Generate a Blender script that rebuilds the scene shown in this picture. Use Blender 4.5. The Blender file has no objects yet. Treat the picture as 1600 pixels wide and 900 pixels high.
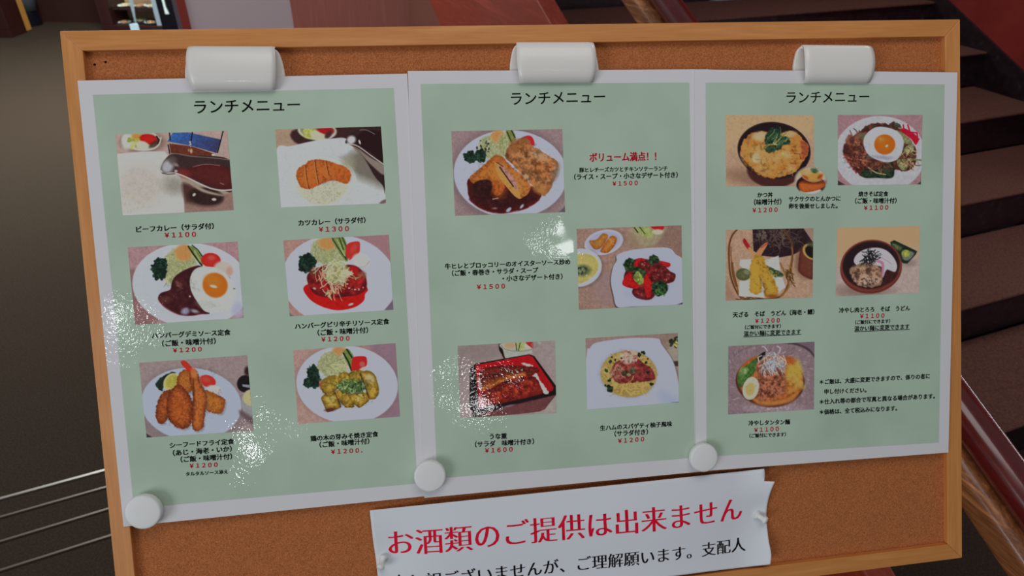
import bpy, bmesh, math, random
import numpy as np
from mathutils import Matrix, Vector

S = bpy.context.scene
COL = S.collection
# ------------------------------------------------------------------ camera
CAMR = Matrix(((0.9998842, -0.01521797, 0.0),
               (0.00827747, 0.54386473, -0.83913207),
               (0.01276988, 0.8390349, 0.54392772)))
CAMP = Vector((0, 0, 1.603))
F = 1050.0
cd = bpy.data.cameras.new('camera')
cam = bpy.data.objects.new('camera', cd)
COL.objects.link(cam)
cam.matrix_world = Matrix.Translation(CAMP) @ CAMR.to_4x4()
cd.sensor_width = 36.0
cd.lens = 36.0 * F / 1600.0
cd.clip_start = 0.02
cd.dof.use_dof = True
cd.dof.focus_distance = 0.68
cd.dof.aperture_fstop = 11.0
S.camera = cam
# ------------------------------------------------------------------ light
S.view_settings.view_transform = 'Standard'
S.view_settings.look = 'None'
S.view_settings.exposure = 0.0
S.view_settings.gamma = 1.0
S.view_settings.use_curve_mapping = False
w = bpy.data.worlds.new('room_light')
S.world = w
w.use_nodes = True
w.node_tree.nodes['Background'].inputs[0].default_value = (0.80, 0.90, 1.0, 1)
w.node_tree.nodes['Background'].inputs[1].default_value = 0.14


def area(name, loc, target, sx, sy, power, col=(1, 1, 1)):
    l = bpy.data.lights.new(name, 'AREA')
    l.shape = 'RECTANGLE'
    l.size, l.size_y = sx, sy
    l.energy = power
    l.color = col
    o = bpy.data.objects.new(name, l)
    COL.objects.link(o)
    o.location = loc
    o.rotation_euler = (Vector(target) - Vector(loc)).to_track_quat('-Z', 'Y').to_euler()
    return o


area('ceiling_panel_light', (0.2, 0.05, 3.0), (0.1, 0.55, 1.2), 1.6, 0.9, 9.6, (1.0, 0.96, 0.92))
area('window_light', (-2.7, -2.6, 1.7), (0.0, 0.6, 1.2), 1.8, 1.6, 47, (0.90, 0.95, 1.0))
for loc, pw in (((-0.50, -1.95, 1.68), 1.15), ((0.50, -1.85, 1.80), 0.75), ((-1.00, -1.72, 2.12), 0.6), ((0.86, -1.45, 2.42), 0.35)):
    area('lobby_spot_light', loc, (-0.1, 0.5, 1.15), 0.09, 0.09, pw, (0.97, 0.98, 1.0))
area('hall_ceiling_light', (-2.9, 4.9, 2.9), (-2.9, 4.7, 0), 1.6, 1.6, 240, (0.90, 1.0, 0.92))
area('stair_fill_light', (2.25, 2.5, 3.1), (1.4, 1.9, 0.5), 0.5, 0.8, 14, (1.0, 0.96, 0.94))  # unseen fill lamp added to brighten the stairs

area('rail_glint_light', (2.7, 1.9, 0.95), (0.95, 0.75, 0.78), 1.3, 0.12, 3.6, (0.9, 0.95, 1.0))  # unseen long lamp added to give the lacquered rail its highlight

# ------------------------------------------------------------------ helpers
BR = Matrix(((0.98862054, -0.06892626, 0.13371089),
             (0.15036831, 0.47841123, -0.86516592),
             (-0.00433614, 0.87542668, 0.48333149)))
BT = Vector((-0.41220428, 0.63243628, 1.46248741))
BM = Matrix.Translation(BT) @ BR.to_4x4()
CB = BR.transposed() @ (CAMP - BT)            # camera seen from the board
RAYM = np.array(BR.transposed() @ CAMR)
CBN = np.array(CB)


def bpts(pts, z=0.0):
    """Layout points measured on the photograph -> metres on the board's face."""
    p = np.atleast_2d(np.array(pts, float))
    d = np.stack([(p[:, 0] - 800) / F, (450 - p[:, 1]) / F, -np.ones(len(p))], 1) @ RAYM.T
    t = (z - CBN[2]) / d[:, 2]
    q = CBN + d * t[:, None]
    q[:, 2] = z
    return q


def lin(c):
    c = np.asarray(c, float) / 255.0
    return np.where(c <= 0.04045, c / 12.92, ((c + 0.055) / 1.055) ** 2.4)


def tag(o, label=None, cat=None, group=None, kind=None):
    if label: o['label'] = label
    if cat: o['category'] = cat
    if group: o['group'] = group
    if kind: o['kind'] = kind
    return o


def thing(name, label, cat, group=None, origin=None, mw=None):
    o = bpy.data.objects.new(name, None)
    COL.objects.link(o)
    if mw is not None:
        o.matrix_world = mw
    else:
        o.matrix_world = BM @ Matrix.Translation(Vector(origin))
    o.empty_display_size = 0.05
    return tag(o, label, cat, group)


def mesh_obj(name, verts, faces, mat, parent=None, smooth=False, mats=None, idx=None):
    me = bpy.data.meshes.new(name)
    me.from_pydata([tuple(v) for v in verts], [], faces)
    me.update()
    for m in (mats or [mat]):
        me.materials.append(m)
    if idx is not None:
        me.polygons.foreach_set('material_index', idx)
    if smooth:
        me.polygons.foreach_set('use_smooth', [True] * len(me.polygons))
    o = bpy.data.objects.new(name, me)
    COL.objects.link(o)
    if parent: o.parent = parent
    return o


def bm_obj(name, bm, mat, parent=None, smooth=False, bevel=0.0, seg=2):
    bmesh.ops.recalc_face_normals(bm, faces=bm.faces)
    me = bpy.data.meshes.new(name)
    bm.to_mesh(me)
    bm.free()
    me.materials.append(mat)
    if smooth:
        me.polygons.foreach_set('use_smooth', [True] * len(me.polygons))
    o = bpy.data.objects.new(name, me)
    COL.objects.link(o)
    if parent: o.parent = parent
    if bevel:
        m = o.modifiers.new('edge', 'BEVEL')
        m.width = bevel
        m.segments = seg
        m.limit_method = 'ANGLE'
        m.angle_limit = math.radians(40)
    return o


def prism(bm, poly, z0, z1):
    """extrude a polygon (list of xy) from z0 to z1"""
    a = [bm.verts.new((x, y, z0)) for x, y in poly]
    b = [bm.verts.new((x, y, z1)) for x, y in poly]
    n = len(poly)
    bm.faces.new(a[::-1])
    bm.faces.new(b)
    for i in range(n):
        bm.faces.new((a[i], a[(i + 1) % n], b[(i + 1) % n], b[i]))


def box(bm, x0, x1, y0, y1, z0, z1):
    prism(bm, [(x0, y0), (x1, y0), (x1, y1), (x0, y1)], z0, z1)


def loft(bm, rings, cap=True, closed=True):
    vs = [[bm.verts.new(p) for p in r] for r in rings]
    n = len(vs[0])
    for a, b in zip(vs[:-1], vs[1:]):
        for i in range(n if closed else n - 1):
            bm.faces.new((a[i], a[(i + 1) % n], b[(i + 1) % n], b[i]))
    if cap:
        bm.faces.new(vs[0][::-1])
        bm.faces.new(vs[-1])


def lathe(bm, prof, n=40, centre=(0, 0, 0), axis=None):
    rings = []
    rot = Matrix.Identity(3) if axis is None else Vector((0, 0, 1)).rotation_difference(Vector(axis)).to_matrix()
    for r, z in prof:
        rings.append([tuple(Vector(centre) + rot @ Vector((r * math.cos(2 * math.pi * i / n), r * math.sin(2 * math.pi * i / n), z))) for i in range(n)])
    loft(bm, rings)


# ------------------------------------------------------------------ materials
def newmat(name):
    m = bpy.data.materials.new(name)
    m.use_nodes = True
    nt = m.node_tree
    p = nt.nodes['Principled BSDF']
    return m, nt, p


def N(nt, t, **kw):
    n = nt.nodes.new(t)
    for k, v in kw.items():
        if k in n.inputs.keys():
            n.inputs[k].default_value = v
        else:
            setattr(n, k, v)
    return n


def ramp(nt, fac, stops):
    r = nt.nodes.new('ShaderNodeValToRGB')
    e = r.color_ramp.elements
    while len(e) < len(stops):
        e.new(0.5)
    for el, (pos, c) in zip(e, stops):
        el.position = pos
        el.color = (*c, 1)
    nt.links.new(fac, r.inputs[0])
    return r


def A(c, k=1.0):
    """colour as the photograph shows it -> reflectance under the room's light"""
    v = np.maximum(lin(c) - VEIL, 0.002) / (ILL * k)
    return tuple(float(x) for x in v * min(1.0, 0.9 / v.max()))


ILL = 0.46
VEIL = 0.006


def laminate(nt, p, film=1.0):
    """clear plastic film, gently wavy, with patches of fine crinkles, over a print"""
    geo = N(nt, 'ShaderNodeNewGeometry')
    n1 = N(nt, 'ShaderNodeTexNoise', Scale=13.0, Detail=1.0)
    n2 = N(nt, 'ShaderNodeTexNoise', Scale=340.0, Detail=2.0)
    n3 = N(nt, 'ShaderNodeTexNoise', Scale=21.0, Detail=2.0)
    for n in (n1, n2, n3):
        nt.links.new(geo.outputs['Position'], n.inputs['Vector'])
    mk = N(nt, 'ShaderNodeMapRange')
    mk.inputs['From Min'].default_value = 0.36
    mk.inputs['From Max'].default_value = 0.46
    nt.links.new(n3.outputs[0], mk.inputs['Value'])
    mu = N(nt, 'ShaderNodeMath', operation='MULTIPLY')
    nt.links.new(mk.outputs[0], mu.inputs[0])
    nt.links.new(n2.outputs[0], mu.inputs[1])
    b1 = N(nt, 'ShaderNodeBump', Strength=1.0, Distance=0.0022)
    b2 = N(nt, 'ShaderNodeBump', Strength=1.0, Distance=0.00010)
    nt.links.new(n1.outputs[0], b1.inputs['Height'])
    nt.links.new(mu.outputs[0], b2.inputs['Height'])
    nt.links.new(b1.outputs[0], b2.inputs['Normal'])
    p.inputs['Roughness'].default_value = 0.6
    p.inputs['Specular IOR Level'].default_value = 0.1
    p.inputs['Coat Weight'].default_value = film
    p.inputs['Coat Roughness'].default_value = 0.03
    p.inputs['Coat IOR'].default_value = 1.45
    nt.links.new(b2.outputs[0], p.inputs['Coat Normal'])


def mat_flat_print(name, c, var=0.0, scale=30.0):
    m, nt, p = newmat(name)
    p.inputs['Base Color'].default_value = (*A(c), 1)
    if var:
        geo = N(nt, 'ShaderNodeNewGeometry')
        n = N(nt, 'ShaderNodeTexNoise', Scale=scale, Detail=4.0)
        nt.links.new(geo.outputs['Position'], n.inputs['Vector'])
        a = np.array(A(c))
        r = ramp(nt, n.outputs[0], [(0.3, a * (1 - var)), (0.7, np.minimum(a * (1 + var), 0.9))])
        nt.links.new(r.outputs[0], p.inputs['Base Color'])
    laminate(nt, p)
    return m


def mat_plain(name, c, rough=0.5, spec=0.5, coat=0.0, metal=0.0, raw=False):
    m, nt, p = newmat(name)
    p.inputs['Base Color'].default_value = (*(c if raw else A(c)), 1)
    p.inputs['Roughness'].default_value = rough
    p.inputs['Specular IOR Level'].default_value = spec
    p.inputs['Coat Weight'].default_value = coat
    p.inputs['Coat Roughness'].default_value = 0.08
    p.inputs['Metallic'].default_value = metal
    return m


def mat_noise(name, stops, scale, detail=6.0, rough=0.7, coords='Object', stretch=(1, 1, 1), bump=0.0, bdist=0.001, coat=0.0, spec=0.4, rot=(0, 0, 0), kind='noise', distortion=0.0):
    m, nt, p = newmat(name)
    tc = N(nt, 'ShaderNodeTexCoord')
    mp = N(nt, 'ShaderNodeMapping')
    mp.inputs['Scale'].default_value = stretch
    mp.inputs['Rotation'].default_value = rot
    nt.links.new(tc.outputs[coords], mp.inputs['Vector'])
    if kind == 'noise':
        n = N(nt, 'ShaderNodeTexNoise', Scale=scale, Detail=detail, Roughness=0.6, Distortion=distortion)
        out = n.outputs[0]
    else:
        n = N(nt, 'ShaderNodeTexVoronoi', Scale=scale)
        out = n.outputs['Distance']
    nt.links.new(mp.outputs[0], n.inputs['Vector'])
    r = ramp(nt, out, stops)
    nt.links.new(r.outputs[0], p.inputs['Base Color'])
    p.inputs['Roughness'].default_value = rough
    p.inputs['Specular IOR Level'].default_value = spec
    p.inputs['Coat Weight'].default_value = coat
    p.inputs['Coat Roughness'].default_value = 0.06
    if bump:
        b = N(nt, 'ShaderNodeBump', Strength=bump, Distance=bdist)
        nt.links.new(out, b.inputs['Height'])
        nt.links.new(b.outputs[0], p.inputs['Normal'])
    return m


def st(c0, c1, lo=0.3, hi=0.7):
    return [(lo, A(c0)), (hi, A(c1))]


M_PAPER = mat_flat_print('laminated_white_paper', (168, 166, 168))
M_EDGE = mat_flat_print('laminate_margin', (158, 158, 160))
M_GREEN = mat_flat_print('pale_green_print', (138, 153, 137), 0.07, 14.0)
M_INK = mat_flat_print('black_ink', (8, 8, 8))
M_RED = mat_flat_print('red_ink', (192, 12, 52))
M_NOTICE = mat_plain('plain_white_paper', (172, 174, 178), 0.75, 0.2)
M_NRED = mat_plain('notice_red_ink', (176, 8, 44), 0.6, 0.2)
M_NBLACK = mat_plain('notice_black_ink', (24, 22, 24), 0.6, 0.2)
M_CLIP = mat_plain('glossy_white_plastic', (181, 178, 173), 0.34, 0.5, 0.15)
M_PIN = mat_plain('white_pin_plastic', (180, 180, 178), 0.5, 0.4, 0.0)


def mat_photo():
    m, nt, p = newmat('printed_photo')
    a = N(nt, 'ShaderNodeAttribute', attribute_name='Print')
    nt.links.new(a.outputs['Color'], p.inputs['Base Color'])
    laminate(nt, p)
    return m


def mat_cutout():
    m, nt, p = newmat('printed_cutout')
    a = N(nt, 'ShaderNodeAttribute', attribute_name='Print')
    nt.links.new(a.outputs['Color'], p.inputs['Base Color'])
    nt.links.new(a.outputs['Alpha'], p.inputs['Alpha'])
    laminate(nt, p)
    return m


M_PHOTO = mat_photo()
M_CUT = mat_cutout()


def mat_cork():
    m, nt, p = newmat('cork')
    tc = N(nt, 'ShaderNodeTexCoord')
    v = N(nt, 'ShaderNodeTexVoronoi', Scale=900.0)
    n = N(nt, 'ShaderNodeTexNoise', Scale=700.0, Detail=5.0, Roughness=0.75)
    for x in (v, n):
        nt.links.new(tc.outputs['Object'], x.inputs['Vector'])
    r1 = ramp(nt, n.outputs[0], [(0.25, A((108, 60, 34))), (0.5, A((134, 80, 48))), (0.75, A((158, 102, 66)))])
    r2 = ramp(nt, v.outputs['Color'], [(0.05, (0.55, 0.5, 0.48)), (0.5, (1, 1, 1)), (0.97, (1.25, 1.25, 1.2))])
    mx = N(nt, 'ShaderNodeMix', data_type='RGBA', blend_type='MULTIPLY')
    mx.inputs[0].default_value = 0.55
    nt.links.new(r1.outputs[0], mx.inputs[6])
    nt.links.new(r2.outputs[0], mx.inputs[7])
    nt.links.new(mx.outputs[2], p.inputs['Base Color'])
    p.inputs['Roughness'].default_value = 0.85
    p.inputs['Specular IOR Level'].default_value = 0.2
    b = N(nt, 'ShaderNodeBump', Strength=0.35, Distance=0.0006)
    nt.links.new(n.outputs[0], b.inputs['Height'])
    nt.links.new(b.outputs[0], p.inputs['Normal'])
    return m


def mat_wood(name, c0, c1, along=0, scale=9.0, rough=0.45, coat=0.15, fine=1.0):
    m, nt, p = newmat(name)
    tc = N(nt, 'ShaderNodeTexCoord')
    mp = N(nt, 'ShaderNodeMapping')
    sc = [7.0, 7.0, 7.0]
    sc[along] = 0.45
    mp.inputs['Scale'].default_value = sc
    nt.links.new(tc.outputs['Object'], mp.inputs['Vector'])
    n1 = N(nt, 'ShaderNodeTexNoise', Scale=scale, Detail=3.0, Distortion=0.6)
    n2 = N(nt, 'ShaderNodeTexNoise', Scale=scale * 7, Detail=4.0)
    w = N(nt, 'ShaderNodeMath', operation='MULTIPLY')
    w.inputs[1].default_value = 9.0
    s = N(nt, 'ShaderNodeMath', operation='SINE')
    a = N(nt, 'ShaderNodeMath', operation='MULTIPLY_ADD')
    a.inputs[1].default_value = 0.22
    a.inputs[2].default_value = 0.28
    b = N(nt, 'ShaderNodeMath', operation='MULTIPLY_ADD')
    b.inputs[1].default_value = 0.5 * fine
    for x in (n1, n2):
        nt.links.new(mp.outputs[0], x.inputs['Vector'])
    nt.links.new(n1.outputs[0], w.inputs[0])
    nt.links.new(w.outputs[0], s.inputs[0])
    nt.links.new(s.outputs[0], a.inputs[0])
    nt.links.new(n2.outputs[0], b.inputs[0])
    nt.links.new(a.outputs[0], b.inputs[2])
    r = ramp(nt, b.outputs[0], [(0.1, A(c0)), (0.9, A(c1))])
    nt.links.new(r.outputs[0], p.inputs['Base Color'])
    p.inputs['Roughness'].default_value = rough
    p.inputs['Coat Weight'].default_value = coat
    p.inputs['Coat Roughness'].default_value = 0.12
    return m


M_CORK = mat_cork()
M_OAKX = mat_wood('oak_frame_horizontal', (144, 90, 44), (198, 138, 82), 0)
M_OAKY = mat_wood('oak_frame_vertical', (146, 92, 46), (200, 142, 86), 1)
# ------------------------------------------------------------------ the hall
# stair directions measured in the room: E_ across the steps, N_ up the flight
E_ = Vector((0.92848508, 0.37136971, 0.0))
N_ = Vector((-0.37136971, 0.92848508, 0.0))
RISE, GOING, FIRST = 0.165, 0.3645, 0.8235
SM = Matrix(((E_.x, N_.x, 0, 0), (E_.y, N_.y, 0, 0), (0, 0, 1, 0), (0, 0, 0, 1)))   # stair space -> room

M_CARPET = mat_noise('brown_carpet', [(0.3, A((56, 45, 39), 2.6)), (0.72, A((82, 70, 61), 2.6))], 180.0, 8.0, 0.95, bump=0.5, bdist=0.004, spec=0.1)
M_STAIR = mat_noise('stair_carpet', [(0.3, A((60, 40, 36), 1.0)), (0.72, A((84, 59, 52), 1.0))], 160.0, 8.0, 0.95, bump=0.4, bdist=0.003, spec=0.15)
M_STONE = mat_noise('dark_stone', [(0.3, A((30, 22, 25))), (0.62, A((40, 31, 34))), (0.8, A((62, 54, 60)))], 38.0, 9.0, 0.4, spec=0.4)
M_LILAC = mat_plain('lilac_paint', (172, 155, 160), 0.6, 0.3)
M_VENEER = mat_wood('pinkish_veneer', (138, 78, 68), (164, 100, 88), 2, 6.0, 0.5, 0.1)
M_PANEL = mat_wood('red_brown_panel', (92, 32, 22), (140, 60, 44), 1, 5.0, 0.4, 0.25)
M_REDWALL = mat_noise('dark_red_wall', [(0.3, A((104, 30, 26))), (0.7, A((120, 40, 34)))], 6.0, 3.0, 0.6)
M_RAILW = mat_wood('rail_wood', (46, 20, 12), (158, 102, 62), 1, 9.0, 0.3, 0.5)
M_RAILR = mat_wood('rail_red_lacquer', (62, 20, 17), (84, 30, 26), 1, 5.0, 0.25, 1.0)
M_DARK = mat_wood('dark_brown_wood', (34, 17, 14), (48, 25, 21), 2, 5.0, 0.5, 0.1)
M_BLACKWALL = mat_plain('dark_wall_cladding', (42, 27, 25), 0.6, 0.3)
M_STEEL = mat_plain('brushed_metal', (76, 67, 62), 0.4, 0.5, metal=0.5)
M_STEEL_SHEEN = mat_plain('metal_painted_sheen', (118, 110, 106), 0.35, 0.5, metal=0.5)  # same strip metal, reflected light put into a brighter colour
M_YELLOW = mat_wood('yellow_timber', (130, 88, 42), (156, 112, 60), 2, 4.0)
M_GREYB = mat_plain('grey_blue_enamel', (64, 66, 74), 0.4)
M_BLACK = mat_plain('gloss_black', (20, 20, 26), 0.15, 0.5, 0.5)
M_WHITEWARE = mat_plain('white_china', (170, 178, 178), 0.3)
M_FOODB = mat_noise('brown_food', [(0.3, A((96, 66, 44))), (0.7, A((140, 104, 72)))], 60.0)
M_FOODG = mat_noise('pale_food', [(0.3, A((120, 112, 84))), (0.7, A((160, 150, 120)))], 60.0)
M_GREYMUL = mat_plain('grey_blue_metal', (112, 120, 130), 0.35, 0.5)
M_VIOLET = mat_plain('violet_grey_paint', (84, 72, 84), 0.6)
M_REDTRIM = mat_plain('red_trim_paint', (124, 46, 38), 0.4)


def hbox(name, mat, x0, x1, y0, y1, z0, z1, parent=None, bevel=0.0):
    bm = bmesh.new()
    box(bm, x0, x1, y0, y1, z0, z1)
    return bm_obj(name, bm, mat, parent, bevel=bevel)


# floor
fl = hbox('floor', M_CARPET, -9, 6.5, -3.0, 9.5, -0.05, 0.0)
tag(fl, kind='structure')
# wall behind: lilac plaster then veneer, with violet and red end trims
YB = 4.5
wl = hbox('wall_back', M_LILAC, -2.08, -1.42, YB, YB + 0.12, 0, 3.0)
tag(wl, kind='structure')
wv = hbox('wall_back_veneer', M_VENEER, -1.42, -0.42, YB, YB + 0.14, 0, 3.0)
tag(wv, kind='structure')
tag(hbox('trim_1', M_REDTRIM, -2.13, -2.08, YB - 0.01, YB + 0.13, 0, 3.0), kind='structure')
tag(hbox('trim_2', M_VIOLET, -2.163, -2.13, YB + 0.0, YB + 0.13, 0, 3.0), kind='structure')
# far end of the hall
tag(hbox('wall_far', M_BLACKWALL, -8.5, -1.0, 7.62, 7.75, 0, 3.0), kind='structure')

# --- staircase
sc = thing('staircase', 'broad brown carpeted staircase with dark stone risers behind the cork board', 'staircase', mw=SM.copy())
sc['kind'] = 'structure'
S0, S1 = 1.06, 3.36
for k in range(9):
    y0 = FIRST + k * GOING
    y1 = y0 + GOING
    z1 = (k + 1) * RISE
    bm = bmesh.new()
    box(bm, S0, S1, y0 + 0.004, y1 + 0.004, z1 - RISE, z1 - 0.012)
    bm_obj('riser', bm, M_STONE, sc)
    bm = bmesh.new()
    box(bm, S0, S1, y0 - 0.012, y1 - 0.006, z1 - 0.012, z1)
    bm_obj('tread', bm, M_STAIR, sc, bevel=0.005)
# solid mass under the treads
def slope_prism(name, mat, s0, s1, n0, n1, off0, off1, parent=None, bevel=0.0, floor0=False):
    """upright slab between s0 and s1 whose lower and upper edges follow the pitch of the stair"""
    zz = lambda n, o: RISE + (n - FIRST) / GOING * RISE + o
    a = [(n0, zz(n0, off0)), (n1, zz(n1, off0)), (n1, zz(n1, off1)), (n0, zz(n0, off1))]
    bm = bmesh.new()
    r0 = [bm.verts.new((s0, y, z)) for y, z in a]
    r1 = [bm.verts.new((s1, y, z)) for y, z in a]
    bm.faces.new(r0[::-1]); bm.faces.new(r1)
    for i in range(4):
        bm.faces.new((r0[i], r0[(i + 1) % 4], r1[(i + 1) % 4], r1[i]))
    return bm_obj(name, bm, mat, parent, bevel=bevel)


o = slope_prism('wall_right', M_REDWALL, S1 + 0.015, S1 + 0.15, 0.0, 6.5, 0.05, 3.2)
o.matrix_world = SM; tag(o, kind='structure')
o = slope_prism('baseboard_right', M_STONE, S1, S1 + 0.15, 0.0, 6.5, -0.5, 0.05)
o.matrix_world = SM; tag(o, kind='structure')
o = slope_prism('stair_side_panel', M_PANEL, 0.985, 1.05, 0.35, 4.2, -0.53, 0.36, bevel=0.004)
o.matrix_world = SM
tag(o, 'red-brown wooden side panel sloping along the left of the staircase', 'panel')
o = slope_prism('wall_under_stair', mat_wood('shaded_side_veneer', (84, 50, 44), (100, 62, 54), 2, 6.0, 0.5, 0.1), 1.0, 1.04, 1.6, 4.2, -3.0, -0.56)  # shadow under the stair put into the darker veneer colour
o.matrix_world = SM; tag(o, kind='structure')

# --- handrail
rail = thing('handrail', 'sloping double handrail of brown wood and glossy dark red lacquer beside the stairs', 'handrail', mw=SM.copy())


def sweep_rail(name, mat, prof, n0, n1, off):
    zz = lambda n: RISE + (n - FIRST) / GOING * RISE + off
    bm = bmesh.new()
    loft(bm, [[(1.03 + s, n, zz(n) + z) for s, z in prof] for n in np.linspace(n0, n1, 12)])
    return bm_obj(name, bm, mat, rail, smooth=True)


def rrect(wd, ht, r, cx=0, cz=0, k=5):
    out = []
    for qx, qz, a0 in ((1, 1, 0), (-1, 1, 90), (-1, -1, 180), (1, -1, 270)):
        for i in range(k + 1):
            a = math.radians(a0 + 90 * i / k)
            out.append((cx + qx * (wd / 2 - r) + r * math.cos(a), cz + qz * (ht / 2 - r) + r * math.sin(a)))
    return out


sweep_rail('lacquered_rail', M_RAILR, rrect(0.066, 0.062, 0.028, 0.012, 0.0), -1.2, 4.25, 0.785)
sweep_rail('wooden_rail', M_RAILW, rrect(0.055, 0.068, 0.02, -0.012, -0.060), -1.2, 4.25, 0.785)
for n in (1.35, 2.6, 3.9):
    zc = RISE + (n - FIRST) / GOING * RISE + 0.785
    bm = bmesh.new()
    box(bm, 1.005, 1.03, n - 0.02, n + 0.02, zc - 0.785 + 0.37, zc - 0.085)
    bm_obj('post', bm, M_DARK, rail)

# --- metal strips let into the floor
for i, (a, b, wd, lab) in enumerate([
        ((-1.485, 1.298), (-1.235, 1.412), 0.008, 'metal strip with painted sheen across the dark floor, farthest of the four'),
        ((-1.443, 1.234), (-1.201, 1.346), 0.0065, 'thin metal strip across the dark floor, second from the farthest'),
        ((-1.392, 1.154), (-1.160, 1.265), 0.0065, 'thin metal strip across the dark floor, second from the nearest'),
        ((-1.335, 1.067), (-1.112, 1.174), 0.0065, 'dull metal strip across the dark floor, nearest of the four')]):
    a, b = Vector((*a, 0)), Vector((*b, 0))
    d = (b - a).normalized()
    a2, b2 = a - d * 0.7, b + d * 0.55
    q = Vector((-d.y, d.x, 0)) * wd / 2
    bm = bmesh.new()
    prism(bm, [tuple((v)[:2]) for v in (a2 - q, b2 - q, b2 + q, a2 + q)], 0.0, 0.004)
    tag(bm_obj('floor_strip', bm, M_STEEL_SHEEN if i == 0 else M_STEEL), lab, 'floor strip', 'metal strips let into the floor')

# --- glass display case at the end of the hall
GL, nt, p = newmat('clear_glass')
p.inputs['Transmission Weight'].default_value = 1.0
p.inputs['Roughness'].default_value = 0.0
p.inputs['IOR'].default_value = 1.1
p.inputs['Base Color'].default_value = (0.95, 0.98, 0.98, 1)


def at(x, y, z=0.0):
    return Matrix.Translation((x, y, z))


dc = thing('display_case', 'dark wooden display case with sample dishes behind glass at the hall end', 'display case', mw=at(-4.0, 7.2))
hbox('plinth', M_DARK, -0.23, 0.385, -0.02, 0.34, 0, 0.07, dc, 0.004)
hbox('side_post', M_DARK, -0.23, -0.11, -0.02, 0.34, 0.07, 1.9, dc, 0.004)
hbox('back_panel', mat_plain('case_back', (120, 98, 74), 0.7), -0.11, 0.52, 0.32, 0.34, 0.07, 1.9, dc)
hbox('shelf', M_DARK, -0.11, 0.34, 0.06, 0.32, 0.20, 0.215, dc)
hbox('mullion', M_GREYMUL, 0.335, 0.385, -0.015, 0.03, 0.07, 1.9, dc, 0.004)
hbox('glass_pane', GL, -0.11, 0.335, 0.0, 0.006, 0.07, 1.9, dc)
hbox('side_panel', M_BLACK, 0.385, 0.56, -0.02, 0.34, 0.0, 1.9, dc, 0.004)
bm = bmesh.new()
loft(bm, [[(0.12, -0.012, z), (0.12 + wd, -0.012, z), (0.12 + wd, -0.02, z), (0.12, -0.02, z)] for z, wd in ((0.10, 0.01), (0.36, 0.05), (0.6, 0.10))])
bm_obj('glass_reflection', bm, M_GREYMUL, dc)  # solid wedge standing in for a light streak reflected in the glass
bm = bmesh.new()
loft(bm, [[(0.46, -0.035, z), (0.46 + wd, -0.035, z), (0.46 + wd, -0.022, z), (0.46, -0.022, z)] for z, wd in ((0.19, 0.035), (0.25, 0.02), (0.6, 0.02))])
bm_obj('panel_highlight', bm, M_WHITEWARE, dc)  # white strip standing in for the highlight on the gloss black panel


def dish(x, y, z, r, kind, label):
    t = thing('sample_dish', label, 'dish', 'sample dishes in the display case', mw=at(x, y, z))
    bm = bmesh.new()
    lathe(bm, [(r * 0.5, 0), (r * 0.95, r * 0.22), (r, r * 0.28), (r * 0.9, r * 0.24), (r * 0.5, r * 0.1)], 24)
    bm_obj('plate', bm, M_WHITEWARE, t, True)
    bm = bmesh.new()
    bmesh.ops.create_icosphere(bm, subdivisions=3, radius=1)
    rnd = random.Random(int(x * 1000))
    for v in bm.verts:
        v.co = Vector((v.co.x * r * .62, v.co.y * r * .62, r * .2 + v.co.z * r * .3)) * (1 + rnd.uniform(-.06, .06))
    bm_obj('food', bm, {'b': M_FOODB, 'g': M_FOODG}[kind], t, True)


dish(-4.03, 7.36, 0.215, 0.072, 'g', 'white dish with pale food at the left of the upper display shelf')
dish(-3.88, 7.36, 0.215, 0.066, 'b', 'white dish with brown food in the middle of the upper display shelf')
dish(-3.74, 7.36, 0.215, 0.068, 'g', 'white dish with pale food at the right of the upper display shelf')
dish(-4.04, 7.28, 0.07, 0.062, 'b', 'white dish with brown food at the left on the display case floor')
dish(-3.92, 7.36, 0.07, 0.066, 'g', 'white dish with pale food at the middle on the display case floor')
dish(-3.76, 7.28, 0.07, 0.072, 'b', 'white dish with brown food at the right on the display case floor')
nap = thing('folded_card', 'small pale blue folded card standing before the display case glass', 'card', mw=at(-3.86, 7.11))
bm = bmesh.new()
prism(bm, [(-0.045, 0), (0.045, 0), (0.0, 0.06)], 0, 0.10)
bm_obj('card_body', bm, mat_plain('pale_blue_card', (156, 172, 186), 0.6), nap)

# --- cabinet, timber post and bin at the far left
cb = thing('glazed_cabinet', 'dark wooden cabinet with a glazed front at the far left of the hall', 'cabinet', mw=at(-5.45, 6.88))
hbox('plinth', M_DARK, -0.4, 0.47, 0, 0.25, 0, 0.07, cb, 0.004)
hbox('corner_post', M_DARK, 0.30, 0.47, 0, 0.25, 0.07, 1.9, cb, 0.004)
hbox('back_panel', mat_plain('cabinet_back', (84, 80, 66), 0.7), -0.4, 0.30, 0.22, 0.25, 0.07, 1.9, cb)
hbox('glass_pane', GL, -0.4, 0.30, 0.01, 0.016, 0.07, 1.9, cb)
for i, (dx, lab) in enumerate(((0.0, 'white cup nearest the corner post inside the glazed cabinet'), (-0.17, 'white cup farther from the corner post inside the glazed cabinet'))):
    t = thing('white_cup', lab, 'cup', 'cups in the glazed cabinet', mw=at(-5.25 + dx, 7.0, 0.07))
    bm = bmesh.new()
    lathe(bm, [(0.03, 0), (0.05, 0.05), (0.055, 0.09), (0.048, 0.085), (0.025, 0.02)], 20)
    bm_obj('bowl', bm, M_WHITEWARE, t, True)
tp = hbox('timber_post', M_YELLOW, -5.14, -5.02, 7.19, 7.27, 0, 1.6, None, 0.004)
tag(tp, 'yellow timber post standing beside the dark glazed cabinet', 'post')
bn = thing('grey_bin', 'grey blue bin on a black base behind the yellow timber post', 'bin', mw=at(-5.14, 7.47))
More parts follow.
